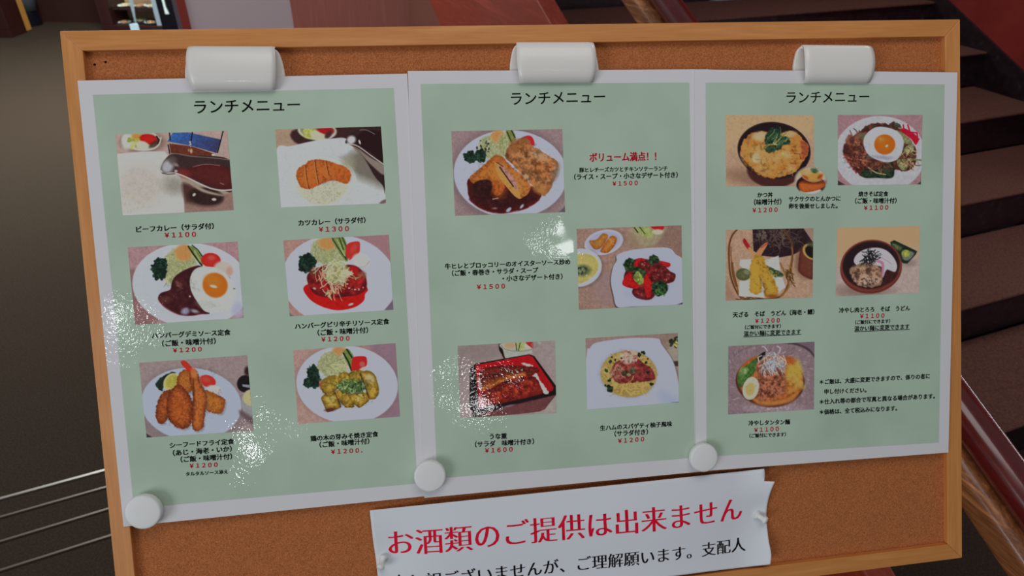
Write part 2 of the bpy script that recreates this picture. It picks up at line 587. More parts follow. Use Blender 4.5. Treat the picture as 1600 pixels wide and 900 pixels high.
bm = bmesh.new(); lathe(bm, [(0.10, 0), (0.105, 0.0), (0.105, 0.15), (0.10, 0.15)], 28); bm_obj('base', bm, M_BLACK, bn, False)
bm = bmesh.new(); lathe(bm, [(0.11, 0.15), (0.12, 0.55), (0.11, 0.55), (0.1, 0.17)], 28); bm_obj('drum', bm, M_GREYB, bn, True)


def case_lamp(name, loc, power):
    l = bpy.data.lights.new(name, 'POINT'); l.energy = power; l.shadow_soft_size = 0.05; l.color = (0.98, 0.98, 1.0)
    o = bpy.data.objects.new(name, l); COL.objects.link(o); o.location = loc


case_lamp('display_case_lamp', (-3.98, 7.24, 0.75), 9.0)
case_lamp('cabinet_lamp', (-5.35, 7.0, 0.7), 3.0)
# ------------------------------------------------------------------ cork board
BWID, BHEI, FW, DEEP = 0.900, 0.600, 0.0178, 0.006
board = thing('cork_board', 'large cork notice board in a light oak frame holding three lunch menus', 'notice board', origin=(0, 0, 0))
bm = bmesh.new()
box(bm, FW - 0.004, BWID - FW + 0.004, -BHEI + FW - 0.004, -FW + 0.004, -0.014, -DEEP)
bm_obj('cork_panel', bm, M_CORK, board)


def rail_piece(pts, mat):
    bm = bmesh.new()
    prism(bm, pts, -0.016, 0.0)
    bm_obj('frame_rail', bm, mat, board, bevel=0.0006)


g = 0.00002
o_, i_ = 0.0, FW
rail_piece([(o_ + g, -o_), (BWID - g, -o_), (BWID - i_ - g, -i_), (i_ + g, -i_)], M_OAKX)
rail_piece([(o_ + g, -BHEI), (i_ + g, -BHEI + i_), (BWID - i_ - g, -BHEI + i_), (BWID - g, -BHEI)], M_OAKX)
rail_piece([(0, -g), (i_, -i_ - g), (i_, -BHEI + i_ + g), (0, -BHEI + g)], M_OAKY)
rail_piece([(BWID, -g), (BWID, -BHEI + g), (BWID - i_, -BHEI + i_ + g), (BWID - i_, -i_ - g)], M_OAKY)
# pin holes in the cork near the top left corner
for k, (px, py) in enumerate(((148, 101), (165, 97))):
    q = bpts([(px, py)], -DEEP)[0]
    bm = bmesh.new()
    lathe(bm, [(0.0011, 0), (0.0011, 0.0003)], 10, (q[0], q[1], -DEEP))
    bm_obj('pin_hole', bm, mat_plain('dark_hole', (30, 18, 14), 0.9, 0.1), board)

# easel behind the board
ez = thing('easel', 'dark wooden easel standing behind the cork board and carrying it', 'easel', mw=Matrix.Identity(4))


def beam(name, a, b, r, parent, mat):
    a, b = Vector(a), Vector(b)
    d = (b - a).normalized()
    u = d.cross(Vector((0, 1, 0.3))).normalized(); v = d.cross(u)
    bm = bmesh.new()
    loft(bm, [[tuple(c + u * r * sx + v * r * sy) for sx, sy in ((-1, -1), (1, -1), (1, 1), (-1, 1))] for c in (a, b)])
    return bm_obj(name, bm, mat, parent)


def onb(x, y, z):
    return BM @ Vector((x, y, z))


def downto(x, y0, z):
    """foot: follow the board's slope down to the floor"""
    a = onb(x, y0, z); d = (BR @ Vector((0, -1, 0)))
    return a + d * (a.z / -d.z)


for x in (0.33, 0.57):
    beam('leg', onb(x, -0.1, -0.034), downto(x, -0.1, -0.034), 0.014, ez, M_DARK)
beam('rear_leg', onb(0.45, -0.12, -0.06), (0.0, 1.02, 0.0), 0.014, ez, M_DARK)
beam('cross_bar', onb(0.30, -0.12, -0.034), onb(0.60, -0.12, -0.034), 0.014, ez, M_DARK)
beam('ledge', onb(0.30, -0.612, -0.02), onb(0.60, -0.612, -0.02), 0.012, ez, M_DARK)


# ------------------------------------------------------------------ menu sheets
def quad_slab(name, px, z0, z1, mat, parent, org, sub=1):
    b = bpts(px, z1)
    bm = bmesh.new()
    prism(bm, [(q[0] - org[0], q[1] - org[1]) for q in b][::-1], z0 - org[2], z1 - org[2])
    return bm_obj(name, bm, mat, parent)


def quad_face(name, px, z, mat, parent, org):
    b = bpts(px, z) - np.array(org)
    return mesh_obj(name, b, [(3, 2, 1, 0)], mat, parent)


def text_mesh(s, serif=False, bold=0.0):
    c = bpy.data.curves.new('t', 'FONT')
    c.body = s
    c.size = 1.0
    c.resolution_u = 3
    c.offset = -0.013 if serif else 0.0
    o = bpy.data.objects.new('t', c)
    COL.objects.link(o)
    dg = bpy.context.evaluated_depsgraph_get()
    dg.update()
    me = bpy.data.meshes.new_from_object(o.evaluated_get(dg))
    n = len(me.vertices)
    v = np.empty(n * 3); me.vertices.foreach_get('co', v); v = v.reshape(-1, 3)[:, :2].copy()
    f = [tuple(p.vertices) for p in me.polygons]
    bpy.data.objects.remove(o); bpy.data.curves.remove(c); bpy.data.meshes.remove(me)
    if not serif and bold:
        b = bold
        vs = [v + [dx, dy] for dx, dy in ((-b, -b * .6), (b, -b * .6), (b, b * .6), (-b, b * .6), (0, 0))]
        f = [tuple(i + k * n for i in p) for k in range(5) for p in f]
        v = np.concatenate(vs)
    if serif:
        vs, fs = [], []
        for k, dx in enumerate((-0.030, -0.015, 0.0, 0.015, 0.030)):
            vs.append(v + [dx, 0]); fs += [tuple(i + k * n for i in p) for p in f]
        v, f = np.concatenate(vs), fs
    return v, f


def lay_text(lines, z, org, serif=False, surf=None):
    """lines: (text, xl, yl, xr, yr[, bold[, tall]]) in layout points; ink spans from the left point to the right point"""
    V, Fc, base = [], [], 0
    for ln in lines:
        s, xl, yl, xr, yr = ln[:5]
        bold = ln[5] if len(ln) > 5 else 0.03
        tall = ln[6] if len(ln) > 6 else 1.0
        v, f = text_mesh(s, serif, bold)
        if len(v) == 0: continue
        a, b = bpts([(xl, yl), (xr, yr)], z)[:, :2]
        lo, hi = v.min(0), v.max(0)
        dx = (b - a); L = np.linalg.norm(dx); dx /= L
        dy = np.array([-dx[1], dx[0]])
        k = L / (hi[0] - lo[0])
        cy = (lo[1] + hi[1]) / 2
        p = a + np.outer((v[:, 0] - lo[0]) * k, dx) + np.outer((v[:, 1] - cy) * k * tall, dy)
        zz = np.full(len(p), z) if surf is None else surf(p) + 0.0003
        V.append(np.column_stack([p, zz]) - np.array(org)); Fc += [tuple(i + base for i in q) for q in f]
        base += len(v)
    return np.concatenate(V), Fc


def caption(parent, org, z, black, red=(), name='caption'):
    v, f = lay_text(black or red, z, org)
    o = mesh_obj(name, v, f, M_INK if black else M_RED, parent)
    if black and red:
        v, f = lay_text(red, z, org)
        mesh_obj('price', v, f, M_RED, o)
    return o


class Sheet:
    def __init__(s, label, corners, green, z):
        b = bpts(corners, z)
        s.z = z
        s.org = (float(b[3][0]), float(b[3][1]), z)
        s.t = thing('menu_sheet', label, 'menu', 'laminated lunch menu sheets', origin=s.org)
        quad_slab('paper', corners, z - 0.0005, z, M_PAPER, s.t, s.org)
        quad_face('green_panel', green, z + 0.00012, M_GREEN, s.t, s.org)

    def heading(s, *ln):
        v, f = lay_text([ln], s.z + 0.0004, s.org)
        mesh_obj('heading', v, f, M_INK, s.t)

    def cap(s, black, red=(), name='caption'):
        return caption(s.t, s.org, s.z + 0.0004, black, red, name)

    def line(s, o, a, b, wpx=1.0):
        q = bpts([a, b], s.z + 0.0004) - np.array(s.org)
        t = 0.0003
        mesh_obj('underline', [q[0] + [0, t, 0], q[0] - [0, t, 0], q[1] - [0, t, 0], q[1] + [0, t, 0]], [(0, 1, 2, 3)], M_INK, o)


H = 0.008
sh1 = Sheet('laminated lunch menu sheet with beef curry, hamburg steak and fried seafood', [(121, 126), (636, 115), (677, 774), (193, 823)], [(145, 148), (615, 137.5), (652, 755.5), (209, 794)], 0.0012)
sh1.heading('ランチメニュー', 303.5, 167.5, 468.5, 163.5, H)
sh1.cap([('ビーフカレー（サラダ付）', 212.5, 358.5, 334, 353)], [('￥１１００', 257, 367.5, 306, 366)])
sh1.cap([('ハンバーグデミソース定食', 237, 524.5, 360, 519), ('（ご飯・味噌汁付）', 253, 537, 337, 532.5)], [('￥１２００', 270, 547.5, 315, 545.5)])
sh1.cap([('シーフードフライ定食', 265, 696, 365.5, 689.5), ('（あじ・海老・いか）', 270, 708, 362, 701), ('（ご飯・味噌汁付）', 282, 718, 362.5, 713), ('タルタルソース添え', 290, 741, 356, 737)], [('￥１２００', 296, 728, 340, 726)])
sh1.cap([('カツカレー（サラダ付）', 466, 348.5, 571, 343.5)], [('￥１３００', 498, 358.5, 545, 357)])
sh1.cap([('ハンバーグピリ辛チリソース定食', 460.5, 510, 608, 502), ('（ご飯・味噌汁付）', 496, 520, 575, 515.5)], [('￥１２００', 502, 530.5, 546, 528.5)])
sh1.cap([('鶏の木の芽みそ焼き定食', 485, 685.5, 591, 678), ('（ご飯・味噌汁付）', 499, 695, 577, 689)], [('￥１２００．', 517, 706, 566, 703.5)])

sh2 = Sheet('laminated lunch menu sheet with the grilled eel box and spaghetti', [(637, 111), (1107, 108.2), (1104, 736), (663, 778)], [(657, 131), (1077, 129), (1086, 715), (683, 747.5)], 0.0022)
sh2.heading('ランチメニュー', 798.5, 154.5, 945.5, 151, H)
sh2.cap([('豚ヒレチーズカツとチキンソテーランチ', 905, 265.6, 1043, 263), ('（ライス・スープ・小さなデザート付き）', 897, 276.5, 1059, 273)], [('ボリューム満点！！', 921, 246, 1025.6, 244, 0.03, 1.15), ('￥１５００', 957, 287, 996.5, 285.6)])
sh2.cap([('牛ヒレとブロッコリーのオイスターソース炒め', 695, 416.3, 891, 408.8), ('（ご飯・春巻き・サラダ・スープ', 706, 427, 841, 421.8), ('・小さなデザート付き）', 785, 435.3, 879, 431.9)], [('￥１５００', 745, 448.4, 789, 447)])
sh2.cap([('うな重', 765, 681.8, 792, 681), ('（サラダ　味噌汁付き）', 742, 694.5, 834.5, 689.5)], [('￥１６００', 757.6, 704, 801, 702)])
sh2.cap([('生ハムのスパゲティ柚子風味', 937.5, 669, 1050, 662), ('（サラダ付き）', 960, 677.8, 1012.5, 674.5)], [('￥１２００', 965.5, 689, 1006.5, 686)])

sh3 = Sheet('laminated lunch menu sheet with rice bowl, tempura and cold noodle dishes', [(1085, 108.5), (1496, 113), (1482, 707), (1087, 737)], [(1102.5, 129), (1476, 132), (1467, 691.6), (1104, 713.5)], 0.0032)
sh3.heading('ランチメニュー', 1229, 152.5, 1358, 151, H)
sh3.cap([('かつ丼', 1183.4, 304.6, 1207.6, 304.3), ('（味噌汁付）', 1178, 316, 1221, 314.8)], [('￥１２００', 1175.7, 328.5, 1215, 327.5)])
sh3.cap([('サクサクのとんかつに', 1232.5, 311, 1313.6, 310), ('卵を後乗せしました。', 1232.5, 322, 1309, 321.5)])
sh3.cap([('焼きそば定食', 1341.4, 303, 1388, 302.7), ('（ご飯・味噌汁付）', 1336, 313.8, 1401, 313.3)], [('￥１１００', 1350, 324.7, 1388, 324)])
c = sh3.cap([('天ざる　そば　うどん（海老・鱧）', 1144.8, 492, 1272.5, 487), ('（ご飯付にできます）', 1164, 511.5, 1220, 509.4), ('温かい麺に変更できます', 1162, 521.5, 1251.5, 518, 0.022)], [('￥１２００', 1179.8, 501.5, 1218.5, 500.4)])
sh3.line(c, (1162, 526.5), (1252, 522.5))
c = sh3.cap([('冷やし肉とろろ　そば　うどん', 1311, 485, 1422, 481.3), ('（ご飯付にできます）', 1336, 503.6, 1391, 501.6), ('温かい麺に変更できます', 1335, 513.5, 1421, 510, 0.022)], [('￥１１００', 1343.8, 494, 1382, 493)])
sh3.line(c, (1335, 518.4), (1421.5, 514.6))
sh3.cap([('冷やしタンタン麺', 1169.5, 661.3, 1234.5, 659), ('（ご飯付にできます）', 1171, 681, 1228, 678.6)], [('￥１１００', 1178.4, 672, 1217, 670)])
sh3.cap([('＊ご飯は、大盛に変更できますので、係りの者に', 1280.6, 597, 1453, 587.5), ('申し付けください。', 1288, 612, 1354, 609.4), ('＊仕入れ等の都合で写真と異なる場合があります。', 1280.6, 628, 1461, 618.8), ('＊価格は、全て税込みになります。', 1280.6, 644, 1402, 637.6)], name='note')


# ------------------------------------------------------------------ clips
def clip(label, cpx, wpx, k=1.0, tilt=0.0):
    """cpx: left and right ends of the front plate's lower edge; wpx unused height factor"""
    a, b = bpts(cpx, 0.006)
    org = (a + b) / 2
    ang = math.atan2(b[1] - a[1], b[0] - a[0])
    t = thing('paper_clip', label, 'clip', 'white plastic clips along the top of the board', mw=BM @ Matrix.Translation(Vector((org[0], org[1], 0.0))) @ Matrix.Rotation(ang, 4, 'Z'))
    hw = float(np.linalg.norm(b - a)) / 2
    ht = wpx
    # back plate: wide, sides bowed outwards, rounded top corners
    n = 14
    side = []
    for i in range(n + 1):
        y = ht * (i / n)
        half = hw + 0.0084 - 0.0062 * (max(0, y / ht - 0.25) / 0.75) ** 2 - 0.003 * max(0, 0.25 - y / ht) / 0.25
        side.append([half, y])
    for s_ in side:
        d = ht - s_[1]
        if d < 0.004: s_[0] -= (0.004 - d) * 0.8
    poly = [(x, y) for x, y in side] + [(-x, y) for x, y in side[::-1]]
    bm = bmesh.new()
    prism(bm, poly, -0.0055, -0.0015)
    bm_obj('back_plate', bm, M_CLIP, t, bevel=0.0012, seg=3)
    # front plate: a curved leaf, bowed sides, curling down to the sheet at its lower edge
    prof = [(0.0, 0.0038), (-0.0002, 0.0058), (0.0035, 0.0088), (0.009, 0.0108), (0.018, 0.0118), (0.028, 0.0112), (0.036, 0.0092), (0.0405, 0.0066), (ht - 0.0002, 0.0030)]
    prof = [(y * ht / 0.043 if i < 8 else y, z) for i, (y, z) in enumerate(prof)]
    back = [(y - 0.0, max(z - 0.0022, -0.0014)) for y, z in prof]
    rings = []
    m = 16
    outer, inner = [], []
    P = []
    for y, z in prof: P.append((y, z))
    # resample smoothly
    def interp(P, u):
        x = u * (len(P) - 1); i = min(int(x), len(P) - 2); f = x - i
        p0, p1, p2, p3 = P[max(i - 1, 0)], P[i], P[i + 1], P[min(i + 2, len(P) - 1)]
        return tuple(0.5 * (2 * p1[j] + (p2[j] - p0[j]) * f + (2 * p0[j] - 5 * p1[j] + 4 * p2[j] - p3[j]) * f * f + (3 * p1[j] - p0[j] - 3 * p2[j] + p3[j]) * f ** 3) for j in (0, 1))
    bm = bmesh.new()
    for i in range(31):
        y, z = interp(P, i / 30)
        yb, zb = interp(back, i / 30)
        yb = min(max(yb, 0.0018), ht - 0.001)
        f = y / ht
        half = hw + 0.0020 * math.sin(math.pi * min(1, max(0, f))) ** 0.8 + 0.0012 * f
        if i < 4: half -= 0.0012 * (1 - i / 4)
        r = []
        for s_ in range(m + 1):
            x = -half + 2 * half * s_ / m
            e = 1 - min(1, (half - abs(x)) / 0.0016)
            r.append((x, y, z - 0.0008 * e * e))
        for s_ in range(m, -1, -1):
            x = -half + 2 * half * s_ / m
            r.append((x, yb, zb))
        rings.append(r)
    loft(bm, rings)
    bm_obj('front_plate', bm, M_CLIP, t, True)
    bm = bmesh.new()
    box(bm, -hw * 0.8, hw * 0.8, ht - 0.0035, ht - 0.0010, -0.002, 0.0032)
    bm_obj('hinge', bm, M_CLIP, t)
    return t


clip('white plastic clip gripping the top of the beef curry menu sheet', [(300.5, 140), (430, 139.5)], 0.0405)
clip('white plastic clip gripping the top of the eel and spaghetti menu sheet', [(812, 129), (927, 128)], 0.0400)
clip('white plastic clip gripping the top of the noodle and tempura menu sheet', [(1257.5, 129), (1359, 129)], 0.0395)


# ------------------------------------------------------------------ pins
def disc_pin(label, px, py, r):
    zt = 0.0115
    q = bpts([(px, py)], zt)[0]
    t = thing('disc_pin', label, 'pin', 'round white pins along the foot of the menus', origin=(q[0], q[1], 0.0))
    bm = bmesh.new()
    lathe(bm, [(r * .9, 0.0045), (r * .985, 0.0052), (r, 0.0065), (r, 0.0092), (r * .985, 0.0105), (r * .94, 0.0113), (r * .86, 0.0116), (r * .4, 0.0119), (r * .02, 0.012)], 56)
    bm_obj('head', bm, M_PIN, t, True)
    bm = bmesh.new()
    lathe(bm, [(0.0045, 0.0034), (0.0045, 0.005)], 20)
    lathe(bm, [(0.0006, -0.010), (0.0006, 0.004)], 8)
    bm_obj('shank', bm, M_PIN, t)


disc_pin('round white pin at the lower left corner of the beef curry menu sheet', 223, 801, 0.0165)
disc_pin('round white pin where the curry and eel menu sheets meet', 672, 745, 0.0158)
disc_pin('round white pin where the eel and noodle menu sheets meet', 1101, 716, 0.0152)


# ------------------------------------------------------------------ paper notice
NORG = np.array([*bpts([(580, 960)], 0)[0][:2], 0.0])


def crom(P, u):
    P = np.array(P, float); n = len(P) - 1
    x = np.clip(u, 0, 1) * n; i = np.minimum(x.astype(int), n - 1); f = (x - i)[:, None]
    p0, p1, p2, p3 = P[np.maximum(i - 1, 0)], P[i], P[i + 1], P[np.minimum(i + 2, n)]
    return 0.5 * (2 * p1 + (p2 - p0) * f + (2 * p0 - 5 * p1 + 4 * p2 - p3) * f ** 2 + (3 * p1 - p0 - 3 * p2 + p3) * f ** 3)


PINR, PINL = bpts([(1184, 806)], -0.004)[0][:2], bpts([(601, 868)], -0.004)[0][:2]


def nsurf(p):
    """height of the slightly curling paper over the board's face"""
    p = np.asarray(p)[:, :2]
    dr = np.linalg.norm(p - PINR, axis=1); dl = np.linalg.norm(p - PINL, axis=1)
    hold = np.minimum(1 - np.exp(-(dr / 0.030) ** 2), 1 - np.exp(-(dl / 0.030) ** 2))
    u = (p[:, 0] - PINL[0]) / (PINR[0] - PINL[0])
    base = -0.0045 + hold * (0.0040 + 0.0035 * np.sin(np.pi * np.clip(u, 0, 1)) + 0.0012 * np.sin(u * 11) + 0.0012 * np.sin(p[:, 1] * 60 + 1))
    curl = np.clip((u - 0.93) / 0.09, 0, 1.4) ** 2 * hold * 0.010
    return base + curl


nt_ = thing('paper_notice', 'white paper notice with red and black lettering pinned under the menus', 'notice', 'none', origin=NORG)
del nt_['group']


def paper_patch(T, Bt, left, right, nv):
    """grid between four layout edges, laid on the curling surface"""
    nu = len(T)
    u = np.linspace(0, 1, nu); v = np.linspace(0, 1, nv)
    Lf, Rt = crom(left, v), crom(right, v)
    c00, c10, c01, c11 = T[0], T[-1], Bt[0], Bt[-1]
    U, Vv = np.meshgrid(u, v); U = U[..., None]; Vv = Vv[..., None]
    G = (1 - Vv) * T[None] + Vv * Bt[None] + (1 - U) * Lf[:, None] + U * Rt[:, None] - ((1 - U) * (1 - Vv) * c00 + U * (1 - Vv) * c10 + (1 - U) * Vv * c01 + U * Vv * c11)
    G = G.reshape(-1, 2)
    q = bpts(G, 0.0)
    for _ in range(3):
        z = nsurf(q)
        d = np.stack([(G[:, 0] - 800) / F, (450 - G[:, 1]) / F, -np.ones(len(G))], 1) @ RAYM.T
        t = (z - CBN[2]) / d[:, 2]
        q = CBN + d * t[:, None]
    f = [(j * nu + i, j * nu + nu + i, j * nu + nu + i + 1, j * nu + i + 1) for j in range(nv - 1) for i in range(nu - 1)]
    return q - NORG, f


LE = [(578.3, 804), (583, 845), (588, 880), (592, 920), (595, 958)]
u64 = np.linspace(0, 1, 64)
TOPE = crom([(578, 797.5), (786, 776), (990, 754.5), (1194, 732.5)], u64)
MIDE = crom([(578.3, 804), (786, 788), (990, 770), (1194, 752)], u64)
MIDX = np.concatenate([MIDE, crom([(1194, 752), (1202, 752.3), (1210.5, 752.8)], np.linspace(0, 1, 6)[1:])])
BOTE = crom([(595, 958), (800, 932), (1000, 907), (1120, 891.5), (1203.5, 882)], np.linspace(0, 1, len(MIDX)))
v1, f1 = paper_patch(TOPE, MIDE, [(578, 797.5), (578.3, 804)], [(1194, 732.5), (1195, 742), (1194, 752)], 4)
v2, f2 = paper_patch(MIDX, BOTE, LE, [(1210.5, 752.8), (1202, 775), (1197.5, 803), (1200.5, 840), (1205, 866), (1203.5, 882)], 26)
V = np.concatenate([v1, v2]); Fq = f1 + [tuple(i + len(v1) for i in p) for p in f2]
o = mesh_obj('paper', V, Fq, M_NOTICE, nt_, True)
bm = bmesh.new(); bm.from_mesh(o.data); bmesh.ops.remove_doubles(bm, verts=bm.verts, dist=2e-5); bm.to_mesh(o.data); bm.free()
md = o.modifiers.new('thick', 'SOLIDIFY'); md.thickness = 0.0003; md.offset = -1
v, f = lay_text([('お酒類のご提供は出来ません', 606, 850.5, 1161, 794.5)], 0.0, NORG, True, nsurf)
mesh_obj('red_lettering', v, f, M_NRED, nt_)
v, f = lay_text([('申し訳ございませんが、ご理解願います。支配人', 613, 912, 1166, 851)], 0.0, NORG, True, nsurf)
mesh_obj('black_lettering', v, f, M_NBLACK, nt_)


def push_pin(label, px, py, ax):
    z = float(nsurf(bpts([(px, py)], 0.0))[0])
    q = bpts([(px, py)], z)[0]
    t = thing('push_pin', label, 'push pin', 'small white push pins in the notice', origin=(q[0], q[1], z))
    bm = bmesh.new()
    k = 1.0
    lathe(bm, [(0.0032 * k, 0.0003), (0.0044 * k, 0.0008), (0.0045 * k, 0.0022), (0.0030 * k, 0.0032), (0.0025 * k, 0.0055), (0.0027 * k, 0.0085), (0.0038 * k, 0.0100), (0.0041 * k, 0.0115), (0.0036 * k, 0.0128), (0.0015 * k, 0.0133), (0.0001, 0.0134)], 24, axis=ax)
    bm_obj('knob', bm, M_PIN, t, True)
    bm = bmesh.new()
    lathe(bm, [(0.0005, -0.006), (0.0005, 0.001)], 8, axis=ax)
    bm_obj('needle', bm, M_STEELP, t)


M_STEELP = mat_plain('pin_steel', (150, 150, 150), 0.3, 0.5, metal=0.8)
push_pin('small white push pin at the right edge of the paper notice', 1181, 804, (0.55, -0.30, 0.78))
push_pin('small white push pin at the left edge of the paper notice', 600, 869, (-0.30, -0.62, 0.72))
# ------------------------------------------------------------------ printed dish photos
def vnoise(x, y, seed):
    r = np.random.RandomState(seed % 100000)
    g = r.rand(64, 64)
    xi = np.floor(x).astype(int); yi = np.floor(y).astype(int)
    fx = x - xi; fy = y - yi
    fx = fx * fx * (3 - 2 * fx); fy = fy * fy * (3 - 2 * fy)
    G = lambda a, b: g[a % 64, b % 64]
    return (G(xi, yi) * (1 - fx) + G(xi + 1, yi) * fx) * (1 - fy) + (G(xi, yi + 1) * (1 - fx) + G(xi + 1, yi + 1) * fx) * fy - 0.5


def spline(P, k=8):
    P = np.array(P, float); n = len(P); out = []
    for i in range(n):
        p0, p1, p2, p3 = P[i - 1], P[i], P[(i + 1) % n], P[(i + 2) % n]
        for f in np.linspace(0, 1, k, endpoint=False):
            out.append(0.5 * (2 * p1 + (p2 - p0) * f + (2 * p0 - 5 * p1 + 4 * p2 - p3) * f * f + (3 * p1 - p0 - 3 * p2 + p3) * f ** 3))
    return np.array(out)


class Print:
    """one printed dish photo: a flat grid whose colours are drawn as soft shapes.
    Drawing units: 5.624 per layout point, from the origin (ox, oy)."""
    SC = 5.624

    def __init__(s, ox, oy, corners, bg, n=0.03):
        s.o = np.array([ox, oy], float)
        c = np.array(corners, float)
        s.c = c
        w = max(np.linalg.norm(c[1] - c[0]), np.linalg.norm(c[2] - c[3])) / s.SC
        h = max(np.linalg.norm(c[3] - c[0]), np.linalg.norm(c[2] - c[1])) / s.SC
        s.W, s.H = int(w * 1.35) + 1, int(h * 1.35) + 1
        U, V = np.meshgrid(np.linspace(0, 1, s.W), np.linspace(0, 1, s.H))
        U = U.ravel()[:, None]; V = V.ravel()[:, None]
        s.P = (1 - V) * ((1 - U) * c[0] + U * c[1]) + V * ((1 - U) * c[3] + U * c[2])
        s.X, s.Y = s.P[:, 0], s.P[:, 1]
        s.col = np.tile(np.array(bg, float), (len(s.P), 1))
        s.al = np.ones(len(s.P))
        s.k = 1
        s.tex(n, 14)

    def nz(s, scale, seed=None):
        s.k += 1
        sd = (s.k * 7919 + int(s.o[0]) * 31 + int(s.o[1])) if seed is None else seed
        return vnoise(s.X / scale + 10, s.Y / scale + 10, sd) + 0.5 * vnoise(s.X / scale * 2.1 + 5, s.Y / scale * 2.1 + 5, sd + 1)

    def tex(s, amp, scale, m=None):
        t = 1 + s.nz(scale)[:, None] * amp * 2
        s.col = s.col * (t if m is None else 1 + (t - 1) * m[:, None])

    def mix(s, m, c, a=1, n=0, ns=14, c2=None, g=None):
        c = np.array(c, float)
        cc = np.tile(c, (len(m), 1))
        if c2 is not None:
            cc = cc + (np.array(c2, float) - c) * np.clip(g, 0, 1)[:, None]
        if n:
            cc = cc * (1 + s.nz(ns)[:, None] * n * 2)
        m = (m * a)[:, None]
        s.col = s.col * (1 - m) + cc * m

    def el(s, cx, cy, rx, ry, c, rot=0, soft=7, a=1, n=0, ns=14, wob=0, wsc=30, c2=None, gd=None):
        t = math.radians(rot); X, Y = s.X - cx, s.Y - cy
        x = X * math.cos(t) + Y * math.sin(t); y = -X * math.sin(t) + Y * math.cos(t)
        q = np.sqrt((x / rx) ** 2 + (y / ry) ** 2)
        d = (q - 1) * min(rx, ry)
        if wob: d = d + s.nz(wsc) * wob * 2
        m = np.clip(0.5 - d / soft, 0, 1)
        g = q if gd is None else 0.5 + (X * gd[0] / rx + Y * gd[1] / ry) / 2
        s.mix(m, c, a, n, ns, c2, g)

    def ring(s, cx, cy, rx, ry, wd, c, rot=0, soft=6, a=1, n=0):
        t = math.radians(rot); X, Y = s.X - cx, s.Y - cy
        x = X * math.cos(t) + Y * math.sin(t); y = -X * math.sin(t) + Y * math.cos(t)
        d = np.abs((np.sqrt((x / rx) ** 2 + (y / ry) ** 2) - 1) * min(rx, ry)) - wd / 2
        s.mix(np.clip(0.5 - d / soft, 0, 1), c, a, n)

    def _sd(s, P):
        d2 = np.full(len(s.X), 1e18); ins = np.zeros(len(s.X), bool)
        n = len(P)
        for i in range(n):
            ax, ay = P[i]; bx, by = P[(i + 1) % n]
            ex, ey = bx - ax, by - ay
            px, py = s.X - ax, s.Y - ay
            t = np.clip((px * ex + py * ey) / (ex * ex + ey * ey + 1e-9), 0, 1)
            d2 = np.minimum(d2, (px - ex * t) ** 2 + (py - ey * t) ** 2)
            c = (ay > s.Y) != (by > s.Y)
            if ay != by: ins ^= c & (s.X < ex * (s.Y - ay) / (by - ay) + ax)
        d = np.sqrt(d2)
        return np.where(ins, -d, d)

    def po(s, pts, c, soft=7, a=1, n=0, ns=14, wob=0, wsc=30, sm=True, c2=None, gd=None, k=5):
        P = spline(pts, k) if sm else np.array(pts, float)
        d = s._sd(P)
        if wob: d = d + s.nz(wsc) * wob * 2
        g = None
        if c2 is not None:
            lo, hi = P.min(0), P.max(0)
            if gd is None: g = np.clip(1 + d / (0.25 * min(hi - lo)), 0, 1)
            else:
                q = (s.X - (lo[0] + hi[0]) / 2) * gd[0] / (hi[0] - lo[0]) + (s.Y - (lo[1] + hi[1]) / 2) * gd[1] / (hi[1] - lo[1])
                g = 0.5 + q
        s.mix(np.clip(0.5 - d / soft, 0, 1), c, a, n, ns, c2, g)

    def st(s, pts, w, c, soft=5, a=1, n=0, sm=False):
        P = np.array(pts, float)
        if sm and len(P) > 2: P = crom(P, np.linspace(0, 1, len(P) * 6))
        lo, hi = P.min(0) - w - soft, P.max(0) + w + soft
        ix = np.where((s.X > lo[0]) & (s.X < hi[0]) & (s.Y > lo[1]) & (s.Y < hi[1]))[0]
        if len(ix) == 0: return
        X, Y = s.X[ix], s.Y[ix]
        d2 = np.full(len(ix), 1e18)
        for (ax, ay), (bx, by) in zip(P[:-1], P[1:]):
            ex, ey = bx - ax, by - ay
            t = np.clip(((X - ax) * ex + (Y - ay) * ey) / (ex * ex + ey * ey + 1e-9), 0, 1)
            d2 = np.minimum(d2, (X - ax - ex * t) ** 2 + (Y - ay - ey * t) ** 2)
        m = (np.clip(0.5 - (np.sqrt(d2) - w / 2) / soft, 0, 1) * a)[:, None]
        s.col[ix] = s.col[ix] * (1 - m) + np.array(c, float) * m

    def strands(s, cx, cy, rx, ry, cols, num, ln, w, ang=None, spread=180, seed=1, a=0.9, curl=0.5, rot=0):
        r = random.Random(seed)
        t0 = math.radians(rot)
        for _ in range(num):
            q, t = math.sqrt(r.random()), r.uniform(0, 6.283)
            ex, ey = rx * q * math.cos(t), ry * q * math.sin(t)
            x = cx + ex * math.cos(t0) - ey * math.sin(t0); y = cy + ex * math.sin(t0) + ey * math.cos(t0)
            b = math.radians((ang if ang is not None else 0) + r.uniform(-spread, spread))
            l = ln * r.uniform(0.6, 1.3); P = [(x, y)]
            for i in range(4):
                x += math.cos(b) * l / 4; y += math.sin(b) * l / 4; b += r.uniform(-curl, curl); P.append((x, y))
            s.st(P, w * r.uniform(0.7, 1.2), r.choice(cols), 4, a)

